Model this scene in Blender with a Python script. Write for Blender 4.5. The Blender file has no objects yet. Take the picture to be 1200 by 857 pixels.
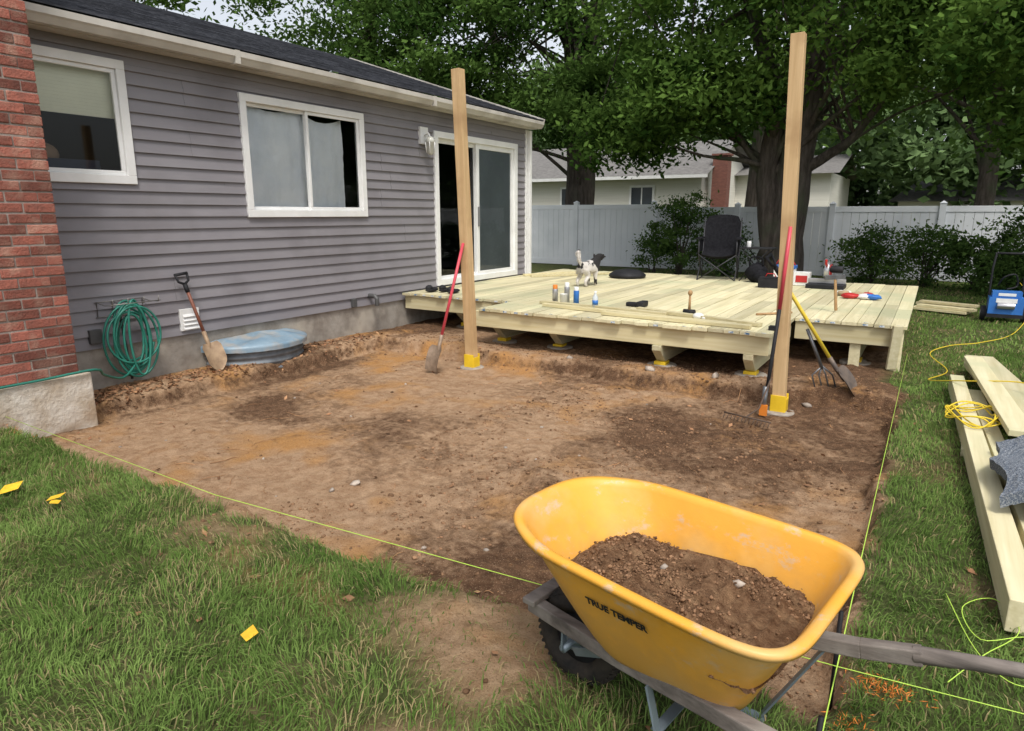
import bpy, math, random
import numpy as np
from mathutils import Vector, Matrix
random.seed(7)
RNG=np.random.default_rng(7)
S=bpy.context.scene
S.view_settings.view_transform='Standard'; S.view_settings.look='None'; S.view_settings.exposure=0

# ------------------------------------------------------------ materials
def M(name,c1,c2=None,scale=(5,5,5),rough=.6,bump=0,bscale=None,metal=0,rnd=0,detail=4,spec=.4,lo=.35,hi=.65,bdist=.01,c3=None,s3=1.0,l3=.5,h3=.68):
    m=bpy.data.materials.new(name); m.use_nodes=True
    nt=m.node_tree; N=nt.nodes; L=nt.links; b=N['Principled BSDF']
    b.inputs['Roughness'].default_value=rough; b.inputs['Metallic'].default_value=metal
    b.inputs['Specular IOR Level'].default_value=spec
    tc=N.new('ShaderNodeTexCoord')
    if not isinstance(scale,tuple): scale=(scale,)*3
    mp=N.new('ShaderNodeMapping'); mp.inputs['Scale'].default_value=scale
    L.new(tc.outputs['Object'],mp.inputs['Vector'])
    nz=N.new('ShaderNodeTexNoise'); nz.inputs['Scale'].default_value=1; nz.inputs['Detail'].default_value=detail; nz.inputs['Roughness'].default_value=.6
    L.new(mp.outputs[0],nz.inputs['Vector'])
    if c2 is None: c2=tuple(x*.85 for x in c1)
    mr=N.new('ShaderNodeMapRange'); mr.inputs[1].default_value=lo; mr.inputs[2].default_value=hi
    L.new(nz.outputs[0],mr.inputs[0])
    mx=N.new('ShaderNodeMix'); mx.data_type='RGBA'
    mx.inputs[6].default_value=(*c1,1); mx.inputs[7].default_value=(*c2,1); L.new(mr.outputs[0],mx.inputs[0])
    out=mx.outputs[2]
    if c3 is not None:
        n3=N.new('ShaderNodeTexNoise'); n3.inputs['Scale'].default_value=s3; n3.inputs['Detail'].default_value=5
        L.new(tc.outputs['Object'],n3.inputs['Vector'])
        r3=N.new('ShaderNodeMapRange'); r3.inputs[1].default_value=l3; r3.inputs[2].default_value=h3
        L.new(n3.outputs[0],r3.inputs[0])
        m3=N.new('ShaderNodeMix'); m3.data_type='RGBA'; L.new(r3.outputs[0],m3.inputs[0])
        L.new(out,m3.inputs[6]); m3.inputs[7].default_value=(*c3,1); out=m3.outputs[2]
    if rnd:
        at=N.new('ShaderNodeAttribute'); at.attribute_name='rnd'
        r2=N.new('ShaderNodeMapRange'); r2.inputs[3].default_value=1-rnd; r2.inputs[4].default_value=1+rnd
        L.new(at.outputs['Fac'],r2.inputs[0])
        hs=N.new('ShaderNodeHueSaturation'); L.new(r2.outputs[0],hs.inputs['Value']); L.new(out,hs.inputs['Color']); out=hs.outputs[0]
    L.new(out,b.inputs['Base Color'])
    if bump:
        bn=N.new('ShaderNodeTexNoise'); bn.inputs['Detail'].default_value=5; bn.inputs['Scale'].default_value=1; bn.inputs['Roughness'].default_value=.65
        mp2=N.new('ShaderNodeMapping'); bs=bscale or scale
        if not isinstance(bs,tuple): bs=(bs,)*3
        mp2.inputs['Scale'].default_value=bs
        L.new(tc.outputs['Object'],mp2.inputs['Vector']); L.new(mp2.outputs[0],bn.inputs['Vector'])
        bp=N.new('ShaderNodeBump'); bp.inputs['Strength'].default_value=bump; bp.inputs['Distance'].default_value=bdist
        L.new(bn.outputs[0],bp.inputs['Height']); L.new(bp.outputs[0],b.inputs['Normal'])
    return m

def leafmat(name,dark,light,trans=.3,dry=False):
    m=bpy.data.materials.new(name); m.use_nodes=True
    nt=m.node_tree; N=nt.nodes; L=nt.links; N.remove(N['Principled BSDF'])
    at=N.new('ShaderNodeAttribute'); at.attribute_name='rnd'
    mx=N.new('ShaderNodeMix'); mx.data_type='RGBA'; L.new(at.outputs['Fac'],mx.inputs[0])
    mx.inputs[6].default_value=(*dark,1); mx.inputs[7].default_value=(*light,1); out=mx.outputs[2]
    if dry:
        m2=N.new('ShaderNodeMix'); m2.data_type='RGBA'; r=N.new('ShaderNodeMapRange'); r.inputs[1].default_value=1.1;r.inputs[2].default_value=1.5
        L.new(at.outputs['Fac'],r.inputs[0]); L.new(r.outputs[0],m2.inputs[0]); L.new(out,m2.inputs[6]); m2.inputs[7].default_value=(.38,.31,.16,1); out=m2.outputs[2]
    d=N.new('ShaderNodeBsdfDiffuse'); L.new(out,d.inputs[0])
    t=N.new('ShaderNodeBsdfTranslucent'); L.new(out,t.inputs[0])
    ms=N.new('ShaderNodeMixShader'); ms.inputs[0].default_value=trans
    L.new(d.outputs[0],ms.inputs[1]); L.new(t.outputs[0],ms.inputs[2])
    L.new(ms.outputs[0],N['Material Output'].inputs[0])
    return m

def glassmat(name,tint=(.95,.97,.97),ior=1.42):
    m=bpy.data.materials.new(name); m.use_nodes=True
    nt=m.node_tree; N=nt.nodes; L=nt.links; N.remove(N['Principled BSDF'])
    t=N.new('ShaderNodeBsdfTransparent'); t.inputs[0].default_value=(*tint,1)
    g=N.new('ShaderNodeBsdfGlossy'); g.inputs['Roughness'].default_value=.03; g.inputs[0].default_value=(.9,.9,.9,1)
    f=N.new('ShaderNodeFresnel'); f.inputs[0].default_value=ior
    ms=N.new('ShaderNodeMixShader'); L.new(f.outputs[0],ms.inputs[0]); L.new(t.outputs[0],ms.inputs[1]); L.new(g.outputs[0],ms.inputs[2])
    L.new(ms.outputs[0],N['Material Output'].inputs[0]); return m

# ------------------------------------------------------------ mesh helpers
def fast_mesh(name,V,F,rnd=None,mats=(),midx=None,smooth=False,parent=None,attrs=None):
    V=np.asarray(V,dtype=np.float32); F=np.asarray(F,dtype=np.int32); k=F.shape[1]
    me=bpy.data.meshes.new(name); me.vertices.add(len(V)); me.vertices.foreach_set('co',V.ravel())
    me.loops.add(F.size); me.loops.foreach_set('vertex_index',F.ravel())
    me.polygons.add(len(F)); me.polygons.foreach_set('loop_start',np.arange(0,F.size,k,dtype=np.int32))
    try: me.polygons.foreach_set('loop_total',np.full(len(F),k,dtype=np.int32))
    except Exception: pass
    if midx is not None: me.polygons.foreach_set('material_index',np.asarray(midx,dtype=np.int32))
    me.update(calc_edges=True)
    me.polygons.foreach_set('use_smooth',np.full(len(F),smooth,dtype=bool))
    if rnd is not None:
        a=me.attributes.new('rnd','FLOAT','FACE'); a.data.foreach_set('value',np.asarray(rnd,dtype=np.float32))
    for kk,vv in (attrs or {}).items():
        a=me.attributes.new(kk,'FLOAT','POINT'); a.data.foreach_set('value',np.asarray(vv,dtype=np.float32))
    for m in mats: me.materials.append(m)
    o=bpy.data.objects.new(name,me); S.collection.objects.link(o)
    if parent: o.parent=parent
    return o

def empty(name):
    e=bpy.data.objects.new(name,None); e.empty_display_size=.2; S.collection.objects.link(e); return e

class MB:
    def __init__(s): s.v=[];s.f=[];s.m=[];s.r=[];s.s=[]
    def add(s,verts,faces,mat=0,rnd=None,smooth=False):
        o=len(s.v); s.v.extend([tuple(p) for p in verts])
        r=random.random() if rnd is None else rnd
        for f in faces: s.f.append(tuple(i+o for i in f)); s.m.append(mat); s.r.append(r); s.s.append(smooth)
    def box(s,x0,x1,y0,y1,z0,z1,mat=0,rnd=None,T=None):
        vs=[Vector((x,y,z)) for x in(x0,x1) for y in(y0,y1) for z in(z0,z1)]
        if T is not None: vs=[T@v for v in vs]
        s.add(vs,[(0,1,3,2),(4,6,7,5),(0,4,5,1),(2,3,7,6),(0,2,6,4),(1,5,7,3)],mat,rnd)
    def beam(s,p,q,w,h,mat=0,rnd=None,up=(0,0,1)):
        p=Vector(p);q=Vector(q);d=(q-p);L=d.length;d.normalize();u=Vector(up)
        x=d.cross(u)
        if x.length<1e-3: x=d.cross(Vector((1,0,0)))
        x.normalize();z=x.cross(d)
        T=Matrix((x,d,z)).transposed().to_4x4();T.translation=p
        s.box(-w/2,w/2,0,L,-h/2,h/2,mat,rnd,T)
    def tube(s,pts,r,n=8,mat=0,rnd=None,caps=True,smooth=True,closed=False):
        pts=[Vector(p) for p in pts]; K=len(pts)
        if not hasattr(r,'__len__'): r=[r]*K
        vs=[];prev=None
        for i,p in enumerate(pts):
            if closed: t=pts[(i+1)%K]-pts[i-1]
            else: t=pts[min(i+1,K-1)]-pts[max(i-1,0)]
            if t.length<1e-9: t=Vector((0,0,1))
            t.normalize()
            if prev is None:
                a=t.cross(Vector((0,0,1)))
                if a.length<.1: a=t.cross(Vector((1,0,0)))
            else: a=prev-t*prev.dot(t)
            a.normalize();prev=a;b=t.cross(a)
            for j in range(n):
                an=2*math.pi*j/n; vs.append(p+(a*math.cos(an)+b*math.sin(an))*r[i])
        fs=[]
        R=K if closed else K-1
        for i in range(R):
            i2=(i+1)%K
            for j in range(n): fs.append((i*n+j,i*n+(j+1)%n,i2*n+(j+1)%n,i2*n+j))
        if caps and not closed: fs.append(tuple(range(n-1,-1,-1))); fs.append(tuple((K-1)*n+j for j in range(n)))
        s.add(vs,fs,mat,rnd,smooth)
    def ell(s,c,r,mat=0,rnd=None,nu=12,nv=8,T=None,jit=0):
        vs=[];c=Vector(c)
        for i in range(nv+1):
            ph=math.pi*i/nv
            for j in range(nu):
                th=2*math.pi*j/nu;k=1+random.uniform(-jit,jit)
                v=Vector((r[0]*math.sin(ph)*math.cos(th)*k,r[1]*math.sin(ph)*math.sin(th)*k,r[2]*math.cos(ph)*k))
                if T is not None: v=T@v
                vs.append(c+v)
        fs=[(i*nu+j,(i+1)*nu+j,(i+1)*nu+(j+1)%nu,i*nu+(j+1)%nu) for i in range(nv) for j in range(nu)]
        s.add(vs,fs,mat,rnd,True)
    def lathe(s,c,prof,mat=0,n=16,rnd=None):
        vs=[];K=len(prof)
        for (r,z) in prof:
            for j in range(n):
                a=2*math.pi*j/n; vs.append((c[0]+r*math.cos(a),c[1]+r*math.sin(a),c[2]+z))
        fs=[(i*n+j,i*n+(j+1)%n,(i+1)*n+(j+1)%n,(i+1)*n+j) for i in range(K-1) for j in range(n)]
        s.add(vs,fs,mat,rnd,True)
    def build(s,name,mats,parent=None,bevel=0):
        me=bpy.data.meshes.new(name); me.from_pydata(s.v,[],s.f)
        for m in mats: me.materials.append(m)
        me.polygons.foreach_set('material_index',s.m); me.polygons.foreach_set('use_smooth',s.s)
        a=me.attributes.new('rnd','FLOAT','FACE'); a.data.foreach_set('value',s.r)
        me.update()
        o=bpy.data.objects.new(name,me); S.collection.objects.link(o)
        if parent: o.parent=parent
        if bevel:
            b=o.modifiers.new('b','BEVEL'); b.width=bevel; b.segments=2; b.limit_method='ANGLE'
        return o
def smooth_path(p,k=6):
    p=[Vector(q) for q in p]; out=[]
    for i in range(len(p)-1):
        a=p[max(i-1,0)];b=p[i];c=p[i+1];d=p[min(i+2,len(p)-1)]
        for j in range(k):
            t=j/k; out.append(.5*((2*b)+(c-a)*t+(2*a-5*b+4*c-d)*t*t+(3*b-a-3*c+d)*t**3))
    out.append(p[-1]); return out
def lerp(a,b,t): return a+(b-a)*t

# value noise
_NC={}
def vnoise(x,y,freq,seed=0):
    if seed not in _NC: _NC[seed]=np.random.default_rng(seed).random((257,257))
    r=_NC[seed]; X=x*freq+1000.3; Y=y*freq+1000.7
    xi=np.floor(X).astype(int); yi=np.floor(Y).astype(int); fx=X-xi; fy=Y-yi
    fx=fx*fx*(3-2*fx); fy=fy*fy*(3-2*fy); xi%=256; yi%=256
    return (r[xi,yi]*(1-fx)+r[xi+1,yi]*fx)*(1-fy)+(r[xi,yi+1]*(1-fx)+r[xi+1,yi+1]*fx)*fy
def fbm(x,y,f,seed=0,o=4):
    s=0;a=1;t=0
    for i in range(o): s=s+a*vnoise(x,y,f*2**i,seed+i); t+=a; a*=.5
    return s/t
def sst(a,b,x):
    t=np.clip((x-a)/(b-a),0,1); return t*t*(3-2*t)

# ------------------------------------------------------------ ground functions
def pit(x,y):
    n=(fbm(x,y,2.5,11)-.5)*.2+(fbm(x,y,9,15,2)-.5)*.06
    w=.035
    return sst(-5.56-w,-5.56+w,x+n)*(1-sst(-.12-w,-.12+w,x+n*.6))*sst(1.98-w,1.98+w*1.6,y+n*1.0)*(1-sst(6.0-w,6.0+w,y+n))
def bare(x,y):
    n=(fbm(x,y,3,21)-.5)*.45
    n2=(fbm(x,y,9,25)-.5)*.12
    a=sst(-5.75,-5.65,x)*(1-sst(-.12,-.04,x+n*.25+n2))*sst(1.93,2.03,y+n*.35+n2)*(1-sst(6.2,6.4,y))
    b=(1-sst(-.35,-.1,x+n*.4))*sst(5.4,5.6,y)*(1-sst(11.4,11.9,y))*sst(-7,-6.5,x)
    c=sst(-6.6,-6.4,x)*(1-sst(-5.5,-5.3,x))*sst(2.3,2.6,y+n)*(1-sst(7,7.5,y))
    d=1-sst(.75,.95,np.hypot((x+.55)/.62,(y-6.2)/.8)+n*.6)
    e=(1-sst(.35,1.05,np.hypot((x+1.2)/.55,(y-1.78)/.45)+n*1.7))*.88
    e2=(1-sst(.3,1.0,np.hypot((x+1.05)/.35,(y-1.2)/.22)+n*1.4))*.6
    f=.55*sst(.5,.72,fbm(x,y,4,27))*(1-sst(0,.4,np.abs(y-1.82)))*sst(-5,-4,x)*(1-sst(.2,.5,x))
    g=.4*sst(.56,.72,fbm(x,y,2.3,29))*sst(2,2.4,y)*(1-sst(.5,.8,x))*sst(-.3,0,x)
    return np.clip(np.maximum.reduce([a,b,c,d,e,e2,f,g]),0,1)
def gz(x,y):
    p=pit(x,y); d=bare(x,y); right=sst(-3.4,-1.6,x)
    z=-.12*p
    z=z+d*((fbm(x,y,1.3,31,3)-.5)*.05+(fbm(x,y,6,35,4)-.5)*.034*(1+right*.9)+(fbm(x,y,28,39,2)-.5)*(.008+.014*right))
    z=z+(1-d)*(fbm(x,y,.6,41,3)-.5)*.03
    z=z+.07*(1-sst(.1,.75,np.hypot(x+.5,(y-6.25)*.9)))
    z=z+.025*(1-sst(0,.35,np.abs(y-6.18)))*d*sst(-5.6,-5.3,x)*(1-sst(-1,-.4,x))*(1-p)
    z=z+.03*(1-sst(0,.25,np.abs(x+5.72)))*(1-p)*d*sst(2.6,3,y)
    z=z+.02*(1-sst(0,.5,np.hypot(x+1.25,y-1.75)))
    for (yc,xa,ph,am) in((3.15,-2.6,0,.045),(2.55,-2.0,1.3,.04),(4.3,-1.6,2.1,.03)):
        z=z+p*am*(1-sst(0,.24,np.abs(y-yc-.3*np.sin(x*2.1+ph))))*sst(xa,xa+.8,x)
    far=np.hypot(x,y); z=z*(1-sst(25,40,far))
    return z

def axis(lo,hi,step,far):
    a=[lo]; s=step
    while a[0]>-far: s*=1.25; a.insert(0,a[0]-s)
    b=list(np.arange(lo+step,hi,step)); a+=b; s=step
    while a[-1]<far: s*=1.25; a.append(a[-1]+s)
    return np.array(a)
gx=axis(-6.5,1.0,.024,260); gy=axis(.7,8.0,.024,260)
GX,GY=np.meshgrid(gx,gy,indexing='ij'); Z=gz(GX.ravel(),GY.ravel())
V=np.stack([GX.ravel(),GY.ravel(),Z],1)
nx,ny=len(gx),len(gy); I=np.arange(nx*ny).reshape(nx,ny)
F=np.stack([I[:-1,:-1].ravel(),I[1:,:-1].ravel(),I[1:,1:].ravel(),I[:-1,1:].ravel()],1)
D=bare(V[:,0],V[:,1]); P=pit(V[:,0],V[:,1])
bank=P*(1-P)*4
X_,Y_=V[:,0],V[:,1]
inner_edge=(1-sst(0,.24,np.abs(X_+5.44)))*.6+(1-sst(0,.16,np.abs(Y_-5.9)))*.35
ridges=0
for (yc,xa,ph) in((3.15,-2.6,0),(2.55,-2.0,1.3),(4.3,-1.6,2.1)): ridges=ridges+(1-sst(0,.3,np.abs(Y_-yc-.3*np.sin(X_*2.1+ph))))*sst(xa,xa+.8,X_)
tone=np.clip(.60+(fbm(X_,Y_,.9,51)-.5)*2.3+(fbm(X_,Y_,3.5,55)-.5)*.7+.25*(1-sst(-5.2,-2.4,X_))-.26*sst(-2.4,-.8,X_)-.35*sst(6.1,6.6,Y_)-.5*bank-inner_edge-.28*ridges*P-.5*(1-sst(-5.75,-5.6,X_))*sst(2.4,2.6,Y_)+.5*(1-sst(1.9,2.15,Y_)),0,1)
def groundmat():
    m=bpy.data.materials.new('soil_and_turf'); m.use_nodes=True; nt=m.node_tree;N=nt.nodes;L=nt.links;b=N['Principled BSDF']
    b.inputs['Roughness'].default_value=.95; b.inputs['Specular IOR Level'].default_value=.12
    tc=N.new('ShaderNodeTexCoord')
    def noise(s,d=4,r=.65):
        n=N.new('ShaderNodeTexNoise'); n.inputs['Scale'].default_value=s; n.inputs['Detail'].default_value=d; n.inputs['Roughness'].default_value=r; L.new(tc.outputs['Object'],n.inputs['Vector']); return n.outputs[0]
    def mix(f,a,c):
        x=N.new('ShaderNodeMix'); x.data_type='RGBA'
        if hasattr(f,'links'): L.new(f,x.inputs[0])
        else: x.inputs[0].default_value=f
        for i,q in((6,a),(7,c)):
            if hasattr(q,'links'): L.new(q,x.inputs[i])
            else: x.inputs[i].default_value=(*q,1)
        return x.outputs[2]
    def mr(f,a,c,o0=0,o1=1):
        x=N.new('ShaderNodeMapRange'); L.new(f,x.inputs[0]); x.inputs[1].default_value=a;x.inputs[2].default_value=c;x.inputs[3].default_value=o0;x.inputs[4].default_value=o1; return x.outputs[0]
    at=N.new('ShaderNodeAttribute'); at.attribute_name='tone'; ad=N.new('ShaderNodeAttribute'); ad.attribute_name='dirt'
    n12=noise(12)
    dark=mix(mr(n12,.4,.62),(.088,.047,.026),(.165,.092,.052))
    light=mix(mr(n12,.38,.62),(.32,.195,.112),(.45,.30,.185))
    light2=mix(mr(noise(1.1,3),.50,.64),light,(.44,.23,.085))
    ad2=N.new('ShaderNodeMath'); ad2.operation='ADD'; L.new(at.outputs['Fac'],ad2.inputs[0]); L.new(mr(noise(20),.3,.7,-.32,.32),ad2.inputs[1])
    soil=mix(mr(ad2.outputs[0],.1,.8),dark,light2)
    fine=noise(140,3,.8)
    grit=mix(mr(fine,.58,.70),soil,(.47,.34,.22))
    grit=mix(mr(fine,.42,.3),grit,(.06,.034,.018))
    turf=mix(mr(n12,.35,.65),(.05,.07,.02),(.11,.12,.045))
    turf=mix(mr(noise(1.5,3),.55,.7),turf,(.16,.13,.065))
    col=mix(ad.outputs['Fac'],turf,grit)
    L.new(col,b.inputs['Base Color'])
    bp=N.new('ShaderNodeBump'); bp.inputs['Strength'].default_value=1.0; bp.inputs['Distance'].default_value=.022
    L.new(noise(45,6,.75),bp.inputs['Height'])
    L.new(bp.outputs[0],b.inputs['Normal']); return m
GM=groundmat()
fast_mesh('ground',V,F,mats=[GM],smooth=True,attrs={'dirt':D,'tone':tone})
def G1(x,y): return float(gz(np.array([float(x)]),np.array([float(y)]))[0])

# ------------------------------------------------------------ grass
def grass(name,regions,mat):
    Vs=[];Fs=[];Rs=[];off=0
    for (x0,x1,y0,y1,dens,h,w) in regions:
        n=int((x1-x0)*(y1-y0)*dens); x=RNG.uniform(x0,x1,n); y=RNG.uniform(y0,y1,n)
        keep=(RNG.random(n)>bare(x,y)*1.04)&~((x<-5.4)&(y<2.62)&(y>1.1))&(x>-6.05)
        dm=(fbm(x,y,1.7,61)); keep&=RNG.random(n)<(.45+dm*.85)
        x=x[keep];y=y[keep];dm=dm[keep];n=len(x); z=gz(x,y)
        cl=fbm(x,y,5,65,3); hh=h*RNG.uniform(.45,1.2,n)*(.45+cl*1.1)*(1-.45*bare(x,y))
        th=RNG.uniform(0,2.6,n)+ (fbm(x,y,2.6,67)-.5)*12; lean=RNG.uniform(.2,1.15,n)
        ww=w*RNG.uniform(.6,1.3,n)
        dx=np.cos(th);dy=np.sin(th); ph=RNG.uniform(0,2*np.pi,n); px=np.cos(ph)*ww/2;py=np.sin(ph)*ww/2
        b=np.stack([x,y,z-.003],1)
        mid=b+np.stack([dx*lean*hh*.35,dy*lean*hh*.35,hh*.55],1)
        tip=b+np.stack([dx*lean*hh*1.1,dy*lean*hh*1.1,hh*(1.05-.6*lean)],1)
        o=np.stack([px,py,np.zeros(n)],1)
        vv=np.stack([b-o,b+o,mid-o*.8,mid+o*.8,tip],1).reshape(-1,3)
        base=off+np.arange(n)*5
        ff=np.stack([np.stack([base,base+1,base+3],1),np.stack([base,base+3,base+2],1),np.stack([base+2,base+3,base+4],1)],1).reshape(-1,3)
        r=np.clip(RNG.random(n)*.5+(fbm(x,y,1.2,71)-.3)*.75+(fbm(x,y,7,75)-.5)*.6,0,1)
        dry=RNG.random(n)<.07+.22*(dm<.43)+.3*bare(x,y); r=np.where(dry,1.6,r)
        Vs.append(vv);Fs.append(ff);Rs.append(np.repeat(r,3));off+=n*5
    return fast_mesh(name,np.concatenate(Vs),np.concatenate(Fs),rnd=np.concatenate(Rs),mats=[mat])
grass('grass',[(-6,.6,.35,2.15,8500,.066,.0040),(.6,1.8,.8,3,4000,.065,.0045),(-.15,2.0,2.15,5.5,5500,.058,.0048),(-.2,3.5,5.5,9,2600,.055,.0075),
    (-.5,7,9,18,700,.06,.013),(-9,-.5,11.4,18,150,.07,.016),(-8,-5.6,.6,2.6,1500,.06,.006)],leafmat('grass_blades',(.085,.155,.032),(.26,.37,.105),trans=.25,dry=True))

# ------------------------------------------------------------ clods, stones, roots
def rocks(name,pts,sizes,mat,flat=.7,seed=3):
    r=np.random.default_rng(seed)
    t=(1+5**.5)/2
    iv=np.array([(-1,t,0),(1,t,0),(-1,-t,0),(1,-t,0),(0,-1,t),(0,1,t),(0,-1,-t),(0,1,-t),(t,0,-1),(t,0,1),(-t,0,-1),(-t,0,1)])/1.9
    fi=np.array([(0,11,5),(0,5,1),(0,1,7),(0,7,10),(0,10,11),(1,5,9),(5,11,4),(11,10,2),(10,7,6),(7,1,8),(3,9,4),(3,4,2),(3,2,6),(3,6,8),(3,8,9),(4,9,5),(2,4,11),(6,2,10),(8,6,7),(9,8,1)])
    n=len(pts); vv=iv[None]*r.uniform(.6,1.35,(n,12,1))*sizes[:,None,None]*r.uniform(.6,1.3,(n,1,3))
    vv[:,:,2]*=flat; vv=vv+pts[:,None,:]
    ff=fi[None]+(np.arange(n)*12)[:,None,None]
    return fast_mesh(name,vv.reshape(-1,3),ff.reshape(-1,3),rnd=np.repeat(r.random(n),20),mats=[mat],smooth=True)
n=30000; x=RNG.uniform(-5.6,.1,n);y=RNG.uniform(1.4,6.7,n)
pp=pit(x,y); w=bare(x,y)*(.05+.8*(fbm(x,y,1.5,81)>.54)*(x>-3.0)+1.0*(pp*(1-pp)*4)+.6*(y>5.9)+.6*((np.abs(y-3.15-.3*np.sin(x*2.1))<.35)&(x>-2.4)))
k=RNG.random(n)<w; x=x[k];y=y[k]; sz=.003+.012*RNG.random(len(x))**4.5
clod=M('soil_clod',(.15,.085,.048),(.27,.16,.092),12,.95,rnd=.45,spec=.1)
rocks('soil_clods',np.stack([x,y,gz(x,y)+sz*.2],1),sz,clod)
pts=[];sz=[]
for i in range(30):
    a,b=random.uniform(-5.3,-.3),random.uniform(2.1,6.4); pts.append((a,b,G1(a,b)+.003)); sz.append(random.uniform(.006,.016))
for a,b,s in((-2.85,2.78,.032),(-2.9,2.62,.022),(-1.7,2.5,.016),(-2.2,6.1,.045),(-1.6,6.2,.05),(-3.1,6.15,.045),(-.75,5.95,.04)): pts.append((a,b,G1(a,b)+.006)); sz.append(s)
rocks('pebbles',np.array(pts),np.array(sz),M('pebble_stone',(.42,.36,.30),(.27,.22,.18),30,.8,rnd=.3),.75,9)
rb=MB()
for i in range(90):
    a,b=random.uniform(-5.4,-.3),random.uniform(2.0,6.2); th=random.uniform(0,6.28); p=[]
    ln=random.uniform(.06,.35)
    for j in range(7):
        p.append((a,b,G1(a,b)+.004+.006*math.sin(j))); a+=math.cos(th)*ln/7; b+=math.sin(th)*ln/7; th+=random.uniform(-.4,.4)
    rb.tube(p,random.uniform(.0012,.003),5)
rb.build('exposed_roots',[M('root_fibre',(.30,.15,.07),(.42,.24,.12),20,.9,rnd=.3)])
x=np.concatenate([RNG.uniform(-6.05,-5.55,1500),RNG.uniform(-6,.5,260)]); y=np.concatenate([2.6+RNG.random(1500)**1.6*3.5,RNG.uniform(1,8,260)])
def quads(P,size,up=.5,asp=.55,rng=RNG):
    n=len(P); nrm=rng.normal(size=(n,3)); nrm[:,2]=np.abs(nrm[:,2])+up; nrm/=np.linalg.norm(nrm,axis=1)[:,None]
    t=rng.normal(size=(n,3)); t-=nrm*(t*nrm).sum(1)[:,None]; t/=np.linalg.norm(t,axis=1)[:,None]; b=np.cross(nrm,t)
    s=(size*rng.uniform(.6,1.3,n))[:,None]
    V=np.stack([P-t*s,P+b*s*asp-t*s*.1,P+t*s,P-b*s*asp-t*s*.1],1).reshape(-1,3)
    F=np.arange(4*n).reshape(n,4); return V,F
V,F=quads(np.stack([x,y,gz(x,y)+.012],1),.022,up=1.5)
fast_mesh('leaf_litter',V,F,rnd=RNG.random(len(x)),mats=[M('dead_leaf',(.18,.075,.035),(.32,.18,.09),10,.8,rnd=.5)])
V,F=quads(np.array([(-4.1,1.45,.05),(-3.75,1.52,.055),(-3.7,1.49,.05),(-1.9,1.3,.05),(.5,3.6,.04)]),.06,up=5,asp=.6)
fast_mesh('yellow_leaf',V,F,rnd=RNG.random(5),mats=[M('yellow_leaf_mat',(.85,.55,.04),(.75,.42,.03),30,.5)])

# ------------------------------------------------------------ HOUSE
WX=-6.1
house=empty('gray_siding_house')
siding=M('gray_vinyl_siding',(.215,.203,.218),(.24,.228,.242),(1.5,1.5,6),.55,bump=.15,bscale=(30,4,90),bdist=.002,rnd=.06,c3=(.185,.172,.183),s3=1.3)
white=M('white_vinyl',(.80,.80,.79),(.72,.72,.70),4,.4)
openings=[(2.0,3.46,1.77,2.75),(4.63,6.34,1.48,2.66),(7.75,9.93,.47,2.60)]
mb=MB(); z=.35; CH=.112; ztop=2.9; Y0,Y1=-6.0,10.24
while z<ztop:
    zt=min(z+CH,ztop); cuts=sorted({z,zt}|{q for o in openings for q in(o[2],o[3]) if z<q<zt})
    rr=random.random()
    def off(q,z=z): 
        f=(q-z)/CH
        return .022*(1-f) if f>.10 else .022
    for a,b in zip(cuts[:-1],cuts[1:]):
        segs=[(Y0,Y1)]; mid=(a+b)/2
        for o in openings:
            if o[2]<mid<o[3]:
                ns=[]
                for s0,s1 in segs:
                    if o[0]>s0 and o[1]<s1: ns+=[(s0,o[0]),(o[1],s1)]
                    else: ns.append((s0,s1))
                segs=ns
        for s0,s1 in segs:
            c=[s0]; rs=np.random.default_rng(int(z*1000)//224); js=sorted(rs.uniform(-5,10,4))
            for j in js:
                if s0+.1<j<s1-.1: c.append(j)
            c.append(s1)
            for i in range(len(c)-1):
                e=.0022*(i%2); x0=WX+off(a)+e; x1=WX+off(b)+e
                mb.add([(x0,c[i],a),(x0,c[i+1],a),(x1,c[i+1],b),(x1,c[i],b)],[(0,1,2,3)],0,rr)
                if abs(a-z)<1e-6: mb.add([(WX-.002,c[i],a),(x0,c[i],a),(x0,c[i+1],a),(WX-.002,c[i+1],a)],[(0,1,2,3)],0,rr)
    z+=CH
mb.build('siding',[siding],house)
conc=M('foundation_concrete',(.34,.31,.27),(.22,.19,.16),5,.9,bump=.5,bscale=30,c3=(.42,.38,.32),s3=3)
mb=MB(); mb.box(-13,WX-.004,Y0,10.22,-.3,.349,0); mb.build('foundation',[conc],house)
inner=M('interior_dark',(.055,.055,.06),None,3,.8)
mb=MB()
mb.add([(WX-2.6,Y0,.36),(WX-2.6,Y1,.36),(WX-2.6,Y1,2.88),(WX-2.6,Y0,2.88)],[(0,1,2,3)])
mb.add([(WX-2.6,Y0,.36),(WX-.01,Y0,.36),(WX-.01,Y1,.36),(WX-2.6,Y1,.36)],[(0,1,2,3)])
mb.add([(WX-2.6,Y0,2.89),(WX-.01,Y0,2.89),(WX-.01,Y1,2.89),(WX-2.6,Y1,2.89)],[(0,1,2,3)])
for yy in(3.9,7.1,Y1-.02): mb.add([(WX-2.6,yy,.36),(WX-.01,yy,.36),(WX-.01,yy,2.88),(WX-2.6,yy,2.88)],[(0,1,2,3)])
mb.build('interior',[inner],house)
mb=MB()
mb.add([(WX-.005,10.27,.0),(-14.3,10.27,.0),(-14.3,10.27,2.95),(-10.2,10.27,4.28),(WX-.005,10.27,2.95)],[(0,1,2,3,4)])
mb.build('gable_wall',[siding],house)
mb=MB(); mb.box(WX-.02,WX+.035,10.24,10.32,.35,2.88,0); mb.box(WX+.04,WX+.10,10.26,10.33,.1,2.86,0)
mb.build('corner_trim_and_downspout',[white],house,.006)
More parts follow.
